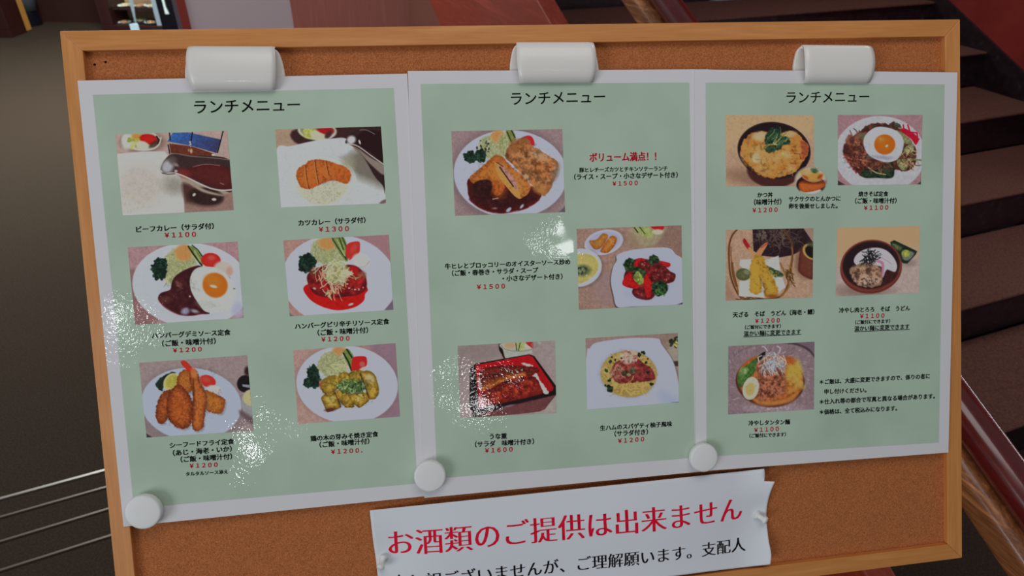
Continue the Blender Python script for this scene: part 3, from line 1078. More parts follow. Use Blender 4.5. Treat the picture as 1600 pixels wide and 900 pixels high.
    def blobs(s, cx, cy, rx, ry, cols, num, size, seed=1, a=0.9, soft=5, rot=0):
        r = random.Random(seed); t0 = math.radians(rot)
        for _ in range(num):
            q, t = math.sqrt(r.random()), r.uniform(0, 6.283)
            ex, ey = rx * q * math.cos(t), ry * q * math.sin(t)
            x = cx + ex * math.cos(t0) - ey * math.sin(t0); y = cy + ex * math.sin(t0) + ey * math.cos(t0)
            z = size * r.uniform(0.5, 1.3)
            b = r.uniform(0, 3.14)
            s.st([(x - math.cos(b) * z * .35, y - math.sin(b) * z * .35), (x + math.cos(b) * z * .35, y + math.sin(b) * z * .35)], z, r.choice(cols), soft, a)

    def mot(s, cx, cy, rx, ry, amp=0.2, scale=22, rot=0):
        t = math.radians(rot); X, Y = s.X - cx, s.Y - cy
        x = X * math.cos(t) + Y * math.sin(t); y = -X * math.sin(t) + Y * math.cos(t)
        m = np.clip((1.05 - np.sqrt((x / rx) ** 2 + (y / ry) ** 2)) / 0.2, 0, 1)
        s.tex(amp, scale, m); s.tex(amp * 0.7, scale * 0.45, m)

    def parsley(s, cx, cy, rx, ry, seed=1, rot=0):
        s.el(cx, cy, rx * .8, ry * .8, (28, 46, 36), rot, 10, wob=8, wsc=18)
        s.blobs(cx, cy, rx * .85, ry * .85, [(26, 44, 34), (34, 58, 42), (22, 36, 30), (44, 66, 50)], 60, 22, seed, 0.9, 5, rot)
        s.blobs(cx, cy, rx * .8, ry * .8, [(60, 84, 64), (20, 32, 26)], 25, 9, seed + 1, 0.7, 4, rot)

    def cabbage(s, cx, cy, rx, ry, seed=1, ang=60, orange=None, rot=0):
        s.el(cx, cy, rx, ry, (146, 148, 104), rot, 26, 0.9, n=0.1, wob=8)
        s.strands(cx, cy, rx * .95, ry * .95, [(166, 166, 128), (140, 142, 94), (176, 176, 144), (124, 124, 78), (156, 152, 104)], 110, 60, 4, ang, 90, seed, 0.75, 0.5, rot)
        if orange:
            x, y, a, b = orange
            s.el(x, y, a, b, (196, 134, 72), 0, 30, 0.8, n=0.06)
            s.strands(x, y, a, b, [(206, 142, 76), (188, 120, 56), (212, 160, 100)], 40, 40, 4, 70, 70, seed + 3, 0.6)

    def bake(s, name, label, sheet, mat=None, lift=0.0):
        q = bpts(s.P / s.SC + s.o, sheet.z + 0.00025 + lift) - np.array(sheet.org)
        W, Hh = s.W, s.H
        i = (np.arange(Hh - 1)[:, None] * W + np.arange(W - 1)[None]).ravel()
        f = np.stack([i, i + W, i + W + 1, i + 1], 1)
        me = bpy.data.meshes.new(name)
        me.vertices.add(len(q)); me.vertices.foreach_set('co', q.ravel())
        me.loops.add(f.size); me.loops.foreach_set('vertex_index', f.ravel().astype(np.int32))
        me.polygons.add(len(f)); me.polygons.foreach_set('loop_start', (np.arange(len(f)) * 4).astype(np.int32))
        me.update(calc_edges=True)
        at_ = me.attributes.new('Print', 'FLOAT_COLOR', 'POINT')
        rgba = np.ones((len(q), 4))
        s.tex(0.022, 9); s.tex(0.02, 30)
        lum = (s.col @ np.array([0.3, 0.59, 0.11]))[:, None]
        sat = s.col + (lum - s.col) * 0.10
        tone = 172.0 * (np.clip(sat, 2, 235) / 172.0) ** 1.16
        v = np.maximum(lin(np.clip(tone, 2, 235)) - VEIL, 0.002) / ILL
        rgba[:, :3] = v * np.minimum(1, 0.9 / v.max(1))[:, None]
        rgba[:, 3] = s.al
        at_.data.foreach_set('color', rgba.ravel().astype(np.float32))
        me.materials.append(mat or M_PHOTO)
        o = bpy.data.objects.new(name, me); COL.objects.link(o); o.parent = sheet.t
        o['label'] = label
        return o


WHT = (172, 172, 172)
# ---- beef curry
g = Print(170, 190, [(57, 112), (1040, 80), (1098, 778), (122, 825)], (164, 140, 130))
g.el(300, 180, 190, 90, (112, 84, 74), 0, 40, 0.8)
g.el(285, 165, 172, 92, (176, 174, 166), 4, 10)
g.el(282, 160, 150, 78, (150, 146, 120), 4, 14)
g.el(165, 175, 50, 70, (176, 176, 166), 10, 30)
g.blobs(225, 180, 50, 60, [(160, 158, 84), (140, 140, 60), (176, 172, 120)], 40, 22, 3)
g.el(245, 130, 42, 26, (190, 140, 66), 0, 14, n=.1)
g.el(352, 155, 82, 44, (196, 40, 28), 10, 10, n=.08, c2=(170, 26, 22))
g.el(405, 195, 60, 26, (72, 48, 38), -30, 16, .8)
g.st([(420, 130), (442, 165), (430, 200)], 14, (40, 36, 30), 6)
g.el(296, 208, 54, 36, (192, 188, 168), 10, 14, n=.05)
g.st([(330, 248), (400, 235), (445, 190), (460, 140)], 10, (184, 178, 168), 7, sm=True)
g.po([(60, 285), (300, 262), (492, 262), (520, 300), (600, 420), (660, 560), (668, 800), (122, 830)], (176, 174, 168), 8, sm=False, n=.015)
g.el(280, 560, 215, 180, (170, 160, 150), 0, 120, .8, n=.02)
g.ring(270, 560, 210, 180, 20, (182, 178, 170), 0, 40, .6)
g.blobs(200, 720, 110, 90, [(184, 178, 164), (166, 158, 140), (176, 170, 156)], 70, 16, 5, .6)
g.el(575, 560, 100, 75, (138, 130, 118), 20, 90, .9)
g.po([(655, 545), (1085, 590), (1098, 778), (665, 805)], (140, 110, 100), 8, sm=False, n=.04)
g.po([(650, 540), (800, 600), (900, 640), (1000, 660), (980, 720), (860, 745), (720, 720), (670, 690)], (74, 48, 42), 40, .9)
g.po([(515, 175), (562, 98), (700, 95), (988, 158), (946, 276), (722, 212)], (56, 96, 154), 8, sm=False, n=.08, c2=(62, 62, 98), gd=(1, .4))
g.po([(530, 192), (722, 216), (925, 282), (905, 308), (740, 300), (545, 275)], (104, 52, 38), 8, sm=False, n=.1)
for P_ in ([(533, 98), (540, 160)], [(522, 205), (535, 280)], [(1004, 84), (975, 200), (955, 272)], [(734, 95), (718, 210)]):
    g.st(P_, 11, (34, 30, 36), 5)
g.blobs(716, 185, 12, 40, [(170, 180, 190)], 8, 9, 4)
g.el(724, 258, 11, 20, (186, 150, 120), 0, 8); g.el(702, 250, 7, 14, (160, 120, 90), 0, 8)
g.el(918, 293, 14, 10, (190, 186, 180), 0, 8)
g.po([(655, 505), (760, 560), (900, 610), (1010, 640), (1085, 610), (1085, 596), (960, 600), (800, 545), (700, 495)], (150, 132, 116), 10)
g.el(850, 655, 155, 76, (58, 40, 36), 6, 18, n=.1)
g.po([(700, 520), (850, 600), (1005, 645), (960, 650), (830, 620), (730, 560)], (152, 136, 120), 18)
g.el(750, 642, 16, 11, (190, 184, 172), -40, 6); g.el(925, 684, 20, 12, (180, 172, 160), 0, 6)
g.po([(455, 415), (480, 350), (540, 288), (600, 280), (700, 296), (1062, 335), (1087, 600), (1000, 605), (900, 585), (800, 542), (680, 485), (580, 452), (490, 460), (460, 445)], (66, 48, 46), 8, n=.05)
g.po([(606, 445), (680, 412), (800, 380), (900, 373), (1000, 388), (1075, 430), (1085, 585), (1000, 592), (900, 568), (780, 516), (680, 466)], (92, 40, 36), 10, n=.04, c2=(82, 34, 32))
g.el(660, 452, 60, 34, (122, 46, 44), 20, 40, .9)
g.el(515, 395, 52, 62, (158, 156, 156), 30, 40); g.el(585, 375, 14, 30, (150, 140, 136), -60, 14, .8)
g.el(590, 435, 14, 12, (170, 166, 160), 0, 8, .9)
g.el(560, 340, 40, 34, (92, 80, 80), 40, 30, .8)
g.st([(457, 430), (490, 458), (580, 453), (680, 488), (800, 546), (900, 588), (1000, 604), (1090, 598)], 12, (176, 166, 156), 6, sm=True)
g.st([(470, 452), (520, 462), (580, 458)], 8, (70, 60, 56), 6, sm=True)
g.st([(540, 286), (600, 282), (700, 302), (900, 318), (1060, 336)], 7, (130, 112, 108), 5, .8, sm=True)
g.st([(740, 398), (850, 374), (975, 386)], 5, (150, 112, 106), 5, .9, sm=True)
g.st([(980, 540), (1010, 552)], 6, (150, 120, 116), 6)
g.bake('dish_photo', 'printed photo of white rice with beef curry in a metal gravy boat', sh1)

# ---- katsu curry
g = Print(420, 190, [(55, 70), (985, 42), (1030, 718), (108, 755)], (156, 132, 110))
g.po([(255, 60), (1000, 40), (1010, 160), (600, 190), (260, 200)], (66, 42, 40), 20, n=.05)
g.el(425, 80, 172, 84, (176, 170, 158), 4, 9)
g.el(425, 76, 148, 70, (130, 118, 88), 4, 10)
g.el(355, 95, 60, 55, (160, 160, 88), 0, 20, n=.1)
g.el(430, 125, 64, 42, (186, 182, 152), 20, 16, n=.05); g.el(500, 75, 75, 34, (160, 30, 34), 8, 12)
g.el(525, 115, 40, 22, (74, 48, 44), -50, 14)
g.po([(62, 262), (200, 215), (400, 168), (560, 148), (680, 150), (760, 250), (900, 420), (1030, 600), (1035, 760), (80, 770)], (174, 175, 174), 8, n=.012)
g.po([(780, 250), (700, 300), (620, 350), (680, 440), (860, 520), (1020, 560), (1010, 300), (900, 250)], (112, 104, 92), 90, .95)
g.el(470, 510, 300, 226, (162, 165, 160), 6, 50, .75); g.el(470, 508, 282, 208, (176, 178, 174), 6, 26)
g.ring(470, 510, 296, 222, 8, (190, 192, 190), 6, 10, .5)
g.el(700, 370, 60, 60, (150, 144, 120), 0, 60, .7)
g.po([(250, 560), (330, 590), (460, 560), (560, 532), (640, 540), (690, 560), (660, 640), (560, 715), (440, 732), (330, 690), (270, 630)], (176, 174, 152), 12, n=.05, ns=10, wob=4)
g.blobs(470, 640, 170, 75, [(190, 188, 168), (160, 156, 130), (182, 178, 158), (150, 146, 120)], 140, 11, 8, .55)
g.po([(240, 470), (262, 410), (320, 372), (350, 345), (410, 332), (480, 335), (540, 352), (640, 385), (700, 420), (722, 470), (705, 525), (670, 548), (620, 530), (540, 520), (450, 555), (370, 590), (310, 590), (262, 545)], (186, 104, 44), 8, n=.09, ns=16, wob=4, wsc=12, c2=(160, 82, 36))
g.po([(540, 380), (640, 400), (715, 450), (700, 530), (640, 520), (560, 470)], (172, 88, 36), 40, .8, n=.1)
g.strands(480, 460, 210, 100, [(206, 130, 66), (150, 74, 30), (196, 116, 52)], 160, 16, 4, seed=4, a=.45)
for P_ in ([(322, 385), (332, 480), (352, 585)], [(405, 338), (420, 440), (440, 552)], [(505, 352), (515, 410), (530, 470)]):
    g.st(P_, 8, (84, 40, 20), 6, .85, sm=True); g.st([(x - 9, y) for x, y in P_], 7, (210, 150, 90), 6, .5, sm=True)
g.po([(672, 185), (700, 130), (760, 80), (830, 60), (1000, 44), (1020, 600), (1000, 560), (930, 480), (850, 340), (780, 250), (720, 205)], (58, 40, 40), 8, n=.06)
g.po([(760, 170), (840, 80), (1000, 110), (1010, 350), (900, 270), (800, 210)], (50, 26, 26), 16)
g.po([(700, 195), (790, 240), (900, 320), (1010, 385), (1012, 470), (920, 400), (850, 330), (770, 240)], (130, 116, 106), 14)
g.st([(690, 192), (780, 215), (900, 300), (1012, 378)], 9, (178, 168, 160), 6, sm=True)
g.el(725, 160, 38, 34, (188, 186, 184), -20, 22); g.el(798, 180, 8, 20, (200, 196, 190), -20, 6)
g.st([(800, 75), (860, 75), (930, 110)], 6, (140, 130, 128), 6, .8, sm=True)
g.el(1010, 705, 40, 16, (120, 90, 94), -25, 10)
g.mot(480, 460, 230, 120, .12, 20); g.mot(470, 640, 180, 80, .06, 12)
g.bake('dish_photo', 'printed photo of sliced pork cutlet on rice with curry sauce', sh1)

# ---- hamburg, demi-glace
g = Print(190, 360, [(52, 150), (1018, 98), (1072, 768), (120, 830)], (156, 122, 124), .05)
g.el(90, 640, 260, 300, (120, 84, 80), 0, 30, .6)
g.el(610, 480, 515, 370, (172, 174, 182), 4, 8, n=.012, c2=(176, 178, 180))
g.ring(610, 480, 420, 290, 10, (164, 166, 174), 4, 30, .6)
for k in range(26):
    a = k * .2417; g.st([(610 + 430 * math.cos(a), 480 + 300 * math.sin(a)), (610 + 505 * math.cos(a), 480 + 360 * math.sin(a))], 8, (164, 166, 174), 20, .35)
g.el(510, 330, 150, 150, (158, 154, 124), 20, 60, .7)
g.cabbage(510, 300, 140, 150, 11, 60, (545, 195, 75, 75))
g.cabbage(440, 400, 70, 60, 12, 40)
g.parsley(335, 335, 80, 112, 5, 10)
g.po([(582, 135), (640, 150), (700, 215), (715, 300), (700, 310), (650, 250), (600, 180)], (112, 124, 66), 6, n=.1)
g.st([(585, 140), (640, 220), (705, 310)], 12, (30, 44, 26), 5); g.st([(620, 130), (670, 170), (712, 230)], 9, (34, 52, 30), 5); g.st([(640, 180), (690, 270)], 14, (148, 154, 100), 8)
g.el(785, 262, 86, 64, (206, 62, 52), 6, 9, n=.05, c2=(182, 34, 32)); g.el(790, 240, 30, 20, (220, 110, 92), 0, 16, .7)
g.el(895, 340, 85, 68, (188, 176, 162), 10, 22, n=.06); g.el(950, 360, 30, 40, (182, 130, 116), 0, 20, .6); g.el(940, 420, 18, 14, (110, 90, 70), 0, 12, .6)
g.po([(320, 600), (345, 550), (425, 520), (440, 460), (470, 405), (540, 355), (630, 318), (700, 316), (760, 420), (740, 560), (700, 650), (775, 728), (690, 735), (620, 748), (520, 742), (430, 705), (360, 655)], (72, 32, 34), 7, n=.09, ns=40)
g.st([(322, 600), (360, 660), (430, 710), (520, 745), (620, 750), (700, 735)], 5, (136, 20, 34), 5, .8, sm=True)
g.el(380, 610, 50, 30, (108, 62, 56), 0, 36, .6); g.blobs(510, 490, 50, 60, [(126, 84, 78), (100, 60, 58)], 12, 20, 4, .5)
g.el(560, 710, 38, 30, (136, 136, 158), -20, 22, .9); g.el(645, 712, 36, 16, (150, 146, 162), 20, 16, .9); g.el(600, 580, 8, 8, (190, 170, 170), 0, 6)
g.po([(600, 430), (640, 345), (720, 318), (830, 330), (920, 385), (985, 480), (1000, 590), (950, 690), (840, 722), (740, 715), (680, 650), (615, 540)], (184, 184, 178), 8, n=.015, c2=(172, 172, 166))
g.el(770, 650, 90, 40, (158, 158, 150), 10, 50, .6)
g.el(822, 482, 112, 106, (226, 132, 36), 40, 16, c2=(214, 116, 24)); g.el(800, 440, 70, 50, (232, 150, 50), 20, 40, .6)
g.el(808, 492, 32, 13, (236, 220, 190), 14, 8)
g.el(1020, 700, 50, 70, (160, 160, 182), 10, 40, .7); g.el(690, 730, 70, 8, (90, 44, 42), 3, 6, .6)
g.el(990, 512, 9, 6, (110, 100, 96), 0, 6)
g.mot(520, 560, 190, 180, .10, 40)
g.bake('dish_photo', 'printed photo of hamburg steak with brown sauce and a fried egg', sh1)

# ---- hamburg, chili sauce
g = Print(430, 360, [(70, 88), (998, 38), (1038, 698), (128, 755)], (160, 124, 114), .05)
g.po([(640, 30), (1010, 30), (1040, 300), (900, 200)], (148, 110, 116), 40, .8)
g.el(560, 440, 505, 400, (172, 173, 180), 6, 9, n=.01)
g.po([(960, 700), (1045, 600), (1045, 700)], (112, 96, 108), 9, sm=False); g.po([(120, 715), (165, 755), (120, 760)], (110, 108, 106), 9, sm=False)
g.cabbage(420, 180, 110, 110, 21, 50, (465, 110, 85, 60)); g.cabbage(520, 230, 90, 60, 22, 20)
g.po([(495, 65), (600, 60), (640, 170), (640, 270), (600, 250), (540, 160)], (122, 132, 74), 7, n=.1)
for P_ in ([(500, 66), (550, 150), (625, 255)], [(590, 62), (628, 150), (622, 250)], [(562, 62), (600, 170)]):
    g.st(P_, 11, (40, 62, 32), 6, .85)
g.st([(540, 80), (610, 220)], 12, (160, 164, 112), 7, .8)
g.po([(622, 150), (650, 110), (735, 98), (745, 150), (735, 200), (690, 235), (650, 260), (622, 220)], (190, 50, 44), 8, n=.08); g.el(690, 160, 24, 44, (206, 90, 74), 30, 18, .6)
g.el(755, 262, 78, 58, (180, 178, 174), 20, 20, n=.05); g.st([(700, 320), (780, 320), (830, 270)], 5, (130, 120, 112), 8, .7, sm=True)
g.parsley(280, 285, 88, 96, 6, 30)
g.po([(247, 520), (270, 480), (330, 470), (500, 480), (760, 480), (815, 520), (790, 560), (780, 615), (720, 665), (640, 692), (540, 702), (440, 680), (350, 640), (290, 590)], (184, 28, 24), 7, n=.06, ns=30)
g.po([(278, 420), (300, 370), (370, 330), (470, 300), (600, 300), (700, 310), (770, 360), (802, 430), (800, 510), (740, 560), (640, 580), (480, 590), (370, 570), (305, 510)], (140, 34, 34), 9, n=.12, ns=30, c2=(96, 26, 28))
g.el(350, 370, 50, 40, (120, 72, 52), 30, 30, .7, n=.15); g.el(760, 400, 40, 44, (134, 82, 62), 20, 24, .8, n=.15)
g.blobs(550, 470, 230, 90, [(184, 50, 44), (150, 24, 28), (118, 24, 28)], 40, 46, 7, .45, 20)
g.el(690, 350, 44, 40, (178, 26, 28), 30, 18, .8)
g.blobs(640, 490, 150, 40, [(212, 186, 180)], 12, 9, 9, .9); g.el(665, 650, 24, 9, (220, 200, 196), -20, 6); g.el(345, 510, 14, 9, (206, 160, 150), 20, 6)
g.el(540, 375, 105, 105, (166, 168, 128), 10, 40, .85, n=.1)
g.strands(540, 370, 125, 110, [(196, 196, 160), (166, 168, 112), (206, 204, 176), (150, 150, 96)], 110, 70, 6, 60, 120, 31, .85, .7)
g.strands(500, 500, 90, 70, [(196, 190, 150), (176, 168, 120)], 16, 80, 6, 90, 30, 32, .85)
g.strands(390, 340, 40, 60, [(190, 180, 140)], 8, 90, 6, 90, 40, 33, .85)
g.po([(580, 350), (640, 350), (690, 380), (640, 400), (590, 395)], (188, 184, 150), 10)
g.mot(540, 460, 260, 150, .14, 24); g.mot(540, 640, 240, 50, .08, 26)
g.bake('dish_photo', 'printed photo of hamburg steak in red chilli sauce topped with shreds', sh1)

# ---- seafood fry
g = Print(205, 540, [(68, 152), (1018, 85), (1075, 748), (135, 808)], (146, 126, 124), .04)
g.el(520, 560, 470, 380, (120, 104, 104), 4, 60, .6)
g.el(528, 515, 440, 318, (164, 170, 182), 5, 9, n=.012)
for k in range(40):
    a = k * .157; g.st([(528 + 340 * math.cos(a), 515 + 230 * math.sin(a)), (528 + 430 * math.cos(a), 515 + 308 * math.sin(a))], 9, (150, 156, 170), 16, .35)
g.el(1000, 335, 70, 75, (34, 22, 28), 10, 10); g.el(1020, 225, 26, 40, (60, 34, 36), 0, 20); g.po([(975, 340), (1040, 345), (1040, 372), (980, 360)], (130, 130, 140), 6, sm=False)
g.el(1060, 510, 92, 125, (142, 140, 140), -10, 8, n=.02); g.el(1058, 460, 74, 70, (176, 166, 120), -10, 14, n=.06); g.po([(960, 570), (1075, 640), (1075, 700), (960, 610)], (96, 74, 78), 30, .8)
g.po([(215, 345), (260, 280), (360, 232), (390, 250), (300, 330), (270, 400)], (36, 46, 36), 10, n=.2, wob=6, wsc=16)
g.el(352, 318, 82, 62, (176, 164, 96), -52, 8); g.el(362, 312, 66, 46, (160, 150, 64), -52, 14, n=.06); g.ring(355, 316, 76, 56, 7, (188, 182, 140), -52, 6, .6)
g.el(672, 312, 74, 52, (204, 56, 42), 20, 8, n=.05); g.el(660, 300, 34, 22, (218, 96, 72), 20, 20, .7)
g.el(730, 385, 64, 36, (184, 182, 178), 14, 14, n=.06); g.blobs(760, 400, 40, 18, [(150, 130, 116)], 14, 7, 3, .7)


def fry(pts, c, c2, seed):
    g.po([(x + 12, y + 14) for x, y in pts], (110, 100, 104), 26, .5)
    g.po(pts, c, 7, 1, .09, 13, 5, 12, True, c2)
    cx, cy = np.mean(pts, 0); rx, ry = (np.max(pts, 0) - np.min(pts, 0)) / 2.4
    g.strands(cx, cy, rx, ry, [(182, 106, 48), (112, 56, 24), (152, 80, 34), (190, 122, 66)], 90, 12, 4, seed=seed, a=.4)


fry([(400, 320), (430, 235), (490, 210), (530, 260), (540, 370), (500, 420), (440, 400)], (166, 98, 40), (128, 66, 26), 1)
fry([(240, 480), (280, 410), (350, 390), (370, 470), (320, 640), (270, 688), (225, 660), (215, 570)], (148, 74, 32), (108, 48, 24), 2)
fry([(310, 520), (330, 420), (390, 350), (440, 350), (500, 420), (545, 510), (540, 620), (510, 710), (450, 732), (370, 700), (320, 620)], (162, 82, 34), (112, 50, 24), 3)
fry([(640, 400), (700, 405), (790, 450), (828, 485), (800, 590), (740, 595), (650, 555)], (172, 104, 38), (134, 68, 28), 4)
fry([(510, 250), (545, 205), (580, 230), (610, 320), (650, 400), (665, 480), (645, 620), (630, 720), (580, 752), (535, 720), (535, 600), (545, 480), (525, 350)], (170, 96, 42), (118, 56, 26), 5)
g.st([(545, 300), (550, 420), (540, 560)], 14, (96, 48, 22), 14, .7, sm=True)
g.po([(435, 145), (475, 135), (540, 200), (560, 235), (520, 235), (470, 195)], (200, 64, 34), 7, n=.1, c2=(176, 40, 30)); g.el(552, 240, 26, 44, (206, 130, 70), -20, 18, .8)
g.po([(132, 770), (190, 808), (135, 812)], (64, 62, 66), 8, sm=False)
g.mot(430, 540, 220, 200, .12, 16); g.mot(640, 450, 180, 300, .08, 16)
g.bake('dish_photo', 'printed photo of fried prawn, fish and squid on a white plate', sh1)

# ---- chicken with kinome miso
g = Print(445, 530, [(72, 98), (972, 35), (1012, 680), (115, 745)], (164, 132, 122), .05)
g.po([(720, 30), (1020, 30), (1020, 720), (800, 720), (900, 300)], (136, 108, 120), 60, .9)
g.el(560, 400, 470, 350, (130, 104, 106), 6, 50, .6)
g.el(548, 398, 446, 340, (174, 175, 183), 5, 8, n=.01)
g.cabbage(420, 220, 130, 120, 41, 60, (480, 95, 60, 34)); g.strands(480, 260, 110, 60, [(184, 182, 136), (160, 160, 104)], 40, 80, 5, 20, 60, 43, .8)
g.po([(512, 115), (555, 85), (605, 150), (600, 230), (580, 260), (540, 200)], (110, 124, 64), 7, n=.1)
g.st([(515, 122), (560, 200), (585, 275)], 14, (32, 48, 26), 5); g.st([(545, 90), (590, 160)], 14, (34, 52, 28), 5)
g.po([(590, 190), (610, 155), (700, 150), (722, 180), (715, 235), (650, 275), (590, 275)], (190, 36, 36), 8, n=.06); g.el(680, 220, 24, 24, (210, 130, 116), 0, 16, .7); g.el(688, 258, 36, 13, (196, 184, 166), -24, 8)
g.parsley(255, 330, 62, 118, 7, -8); g.parsley(205, 380, 40, 40, 8)
K1, K2 = (156, 128, 48), (124, 94, 34)
for i, pts in enumerate(([(470, 320), (520, 285), (570, 310), (570, 380), (500, 390)], [(570, 300), (640, 270), (690, 290), (710, 360), (640, 390), (580, 370)],
                         [(310, 400), (340, 350), (420, 315), (470, 330), (490, 390), (450, 450), (360, 480), (320, 440)], [(660, 300), (730, 275), (790, 310), (815, 380), (828, 460), (800, 520), (740, 525), (700, 400)],
                         [(318, 520), (360, 480), (440, 460), (480, 540), (490, 600), (420, 625), (375, 640), (340, 570)], [(440, 460), (530, 440), (580, 500), (610, 590), (540, 600), (480, 540)], [(560, 490), (640, 470), (720, 470), (745, 530), (660, 600), (600, 560)])):
    g.po(pts, K1, 7, 1, .12, 22, 3, 14, True, K2); g.st(pts[-3:] , 6, (74, 44, 22), 7, .6)
g.el(400, 620, 50, 16, (92, 44, 40), -6, 12, .9); g.el(315, 400, 12, 40, (150, 84, 40), 0, 10, .8)
g.el(745, 345, 44, 34, (188, 174, 130), 30, 26, .7); g.blobs(660, 510, 60, 30, [(204, 196, 140)], 16, 12, 5, .6); g.blobs(400, 540, 60, 40, [(180, 160, 84), (190, 176, 110)], 20, 14, 6, .5)
g.st([(660, 300), (700, 400), (740, 520)], 9, (70, 42, 20), 7, .85, sm=True); g.st([(440, 470), (470, 540), (492, 595)], 8, (74, 48, 24), 7, .8)
g.el(590, 415, 120, 60, (76, 96, 44), 6, 30, .85, n=.2)
g.strands(590, 415, 125, 58, [(60, 92, 44), (110, 134, 78), (40, 66, 34), (142, 156, 104)], 110, 34, 8, seed=44, a=.7, curl=1.2)
g.ring(590, 455, 16, 18, 7, (150, 162, 110), 0, 5, .9); g.ring(520, 430, 14, 12, 6, (150, 158, 100), 0, 5, .8)
g.mot(570, 450, 260, 180, .18, 24)
g.bake('dish_photo', 'printed photo of sliced chicken in green miso on a white plate', sh1)

# ---- cheese cutlet and chicken saute
g = Print(690, 190, [(85, 85), (1060, 65), (1085, 795), (118, 828)], (144, 120, 120), .05)
g.el(600, 470, 530, 430, (110, 90, 94), 0, 60, .5)
g.el(605, 460, 498, 385, (166, 168, 178), 3, 8, n=.012)
g.po([(1030, 795), (1090, 740), (1090, 800)], (100, 88, 96), 8, sm=False)
for k in range(44):
    a = k * .1428; g.st([(605 + 400 * math.cos(a), 460 + 300 * math.sin(a)), (605 + 490 * math.cos(a), 460 + 378 * math.sin(a))], 9, (156, 158, 170), 16, .35)
g.cabbage(460, 220, 130, 110, 51, 60, (500, 130, 64, 56)); g.cabbage(560, 160, 60, 60, 52)
g.po([(565, 80), (620, 75), (650, 130), (640, 190), (600, 180)], (120, 126, 70), 7, n=.1); g.st([(575, 90), (610, 170)], 10, (44, 60, 32), 5); g.st([(615, 80), (645, 140)], 10, (36, 54, 32), 5)
g.parsley(250, 310, 56, 52, 9); g.parsley(345, 300, 52, 60, 10); g.blobs(370, 220, 60, 60, [(38, 46, 44), (60, 70, 60)], 14, 14, 3, .9)
g.po([(715, 140), (770, 122), (805, 150), (815, 205), (760, 200)], (190, 40, 46), 8)
g.po([(225, 545), (250, 500), (330, 500), (420, 520), (600, 560), (760, 560), (870, 620), (860, 690), (760, 755), (640, 790), (500, 805), (380, 780), (290, 730), (240, 670)], (64, 30, 30), 8, n=.08, wob=4, c2=(86, 30, 28))
g.st([(240, 680), (300, 735), (380, 780), (500, 806), (640, 790), (760, 755), (860, 690)], 9, (120, 34, 26), 8, .6, sm=True)
g.el(590, 775, 26, 14, (170, 176, 196), -40, 9); g.el(705, 745, 22, 10, (170, 170, 186), -50, 9); g.st([(450, 682), (495, 672)], 8, (176, 150, 140), 6); g.el(465, 762, 22, 8, (130, 100, 100), 0, 8)
C1, C2 = (186, 118, 50), (150, 84, 36)
g.po([(245, 500), (300, 440), (380, 370), (460, 300), (520, 300), (570, 350), (580, 440), (560, 560), (520, 640), (460, 640), (430, 560), (380, 520), (290, 550)], C1, 8, n=.08, c2=C2, wob=3)
g.el(480, 590, 90, 60, (160, 80, 34), 40, 50, .8, n=.1)
g.po([(270, 560), (340, 515), (430, 520), (440, 600), (400, 660), (300, 640)], (60, 32, 30), 14, n=.08)
g.po([(460, 370), (490, 335), (560, 345), (640, 420), (720, 480), (780, 570), (760, 630), (690, 678), (640, 650), (570, 570), (500, 480)], (182, 124, 60), 8, n=.08, wob=3, c2=(160, 92, 44))
g.po([(465, 372), (500, 375), (580, 470), (650, 560), (690, 640), (690, 678), (640, 652), (570, 572), (500, 480)], (188, 140, 72), 8, n=.06)
g.po([(498, 365), (560, 410), (630, 490), (670, 570), (650, 600), (600, 520), (530, 430)], (164, 118, 108), 9, n=.06)
g.st([(510, 400), (560, 470), (630, 570)], 10, (50, 24, 24), 7, sm=True); g.st([(485, 358), (540, 395)], 8, (90, 44, 30), 7)
g.po([(560, 300), (600, 210), (700, 145), (760, 150), (810, 220), (900, 270), (980, 320), (1028, 390), (1000, 470), (960, 590), (890, 650), (800, 560), (730, 480), (640, 400)], (158, 108, 66), 9, n=.12, ns=36, wob=6, c2=(140, 90, 54))
g.el(690, 220, 90, 60, (146, 90, 50), 20, 40, .8, n=.15); g.el(880, 400, 100, 90, (140, 84, 44), 30, 50, .7, n=.15); g.el(860, 300, 90, 40, (174, 140, 110), 20, 40, .7)
g.st([(760, 250), (790, 330), (860, 380), (950, 420)], 16, (120, 70, 40), 22, .6, sm=True); g.el(1000, 450, 30, 80, (130, 108, 86), 20, 30, .8); g.el(850, 590, 70, 40, (176, 122, 66), 40, 30, .7)
g.strands(800, 380, 170, 170, [(190, 146, 98), (176, 128, 80), (126, 78, 44)], 80, 40, 6, 40, 60, 53, .4); g.el(745, 485, 26, 18, (196, 164, 120), 30, 12, .8)
g.el(578, 300, 14, 28, (96, 60, 36), -10, 12, .8)
g.mot(800, 390, 220, 200, .24, 34, 30); g.mot(450, 480, 220, 150, .13, 22); g.mot(560, 680, 320, 120, .12, 36)
g.bake('dish_photo', 'printed photo of cheese pork cutlet and chicken saute in dark sauce', sh2)

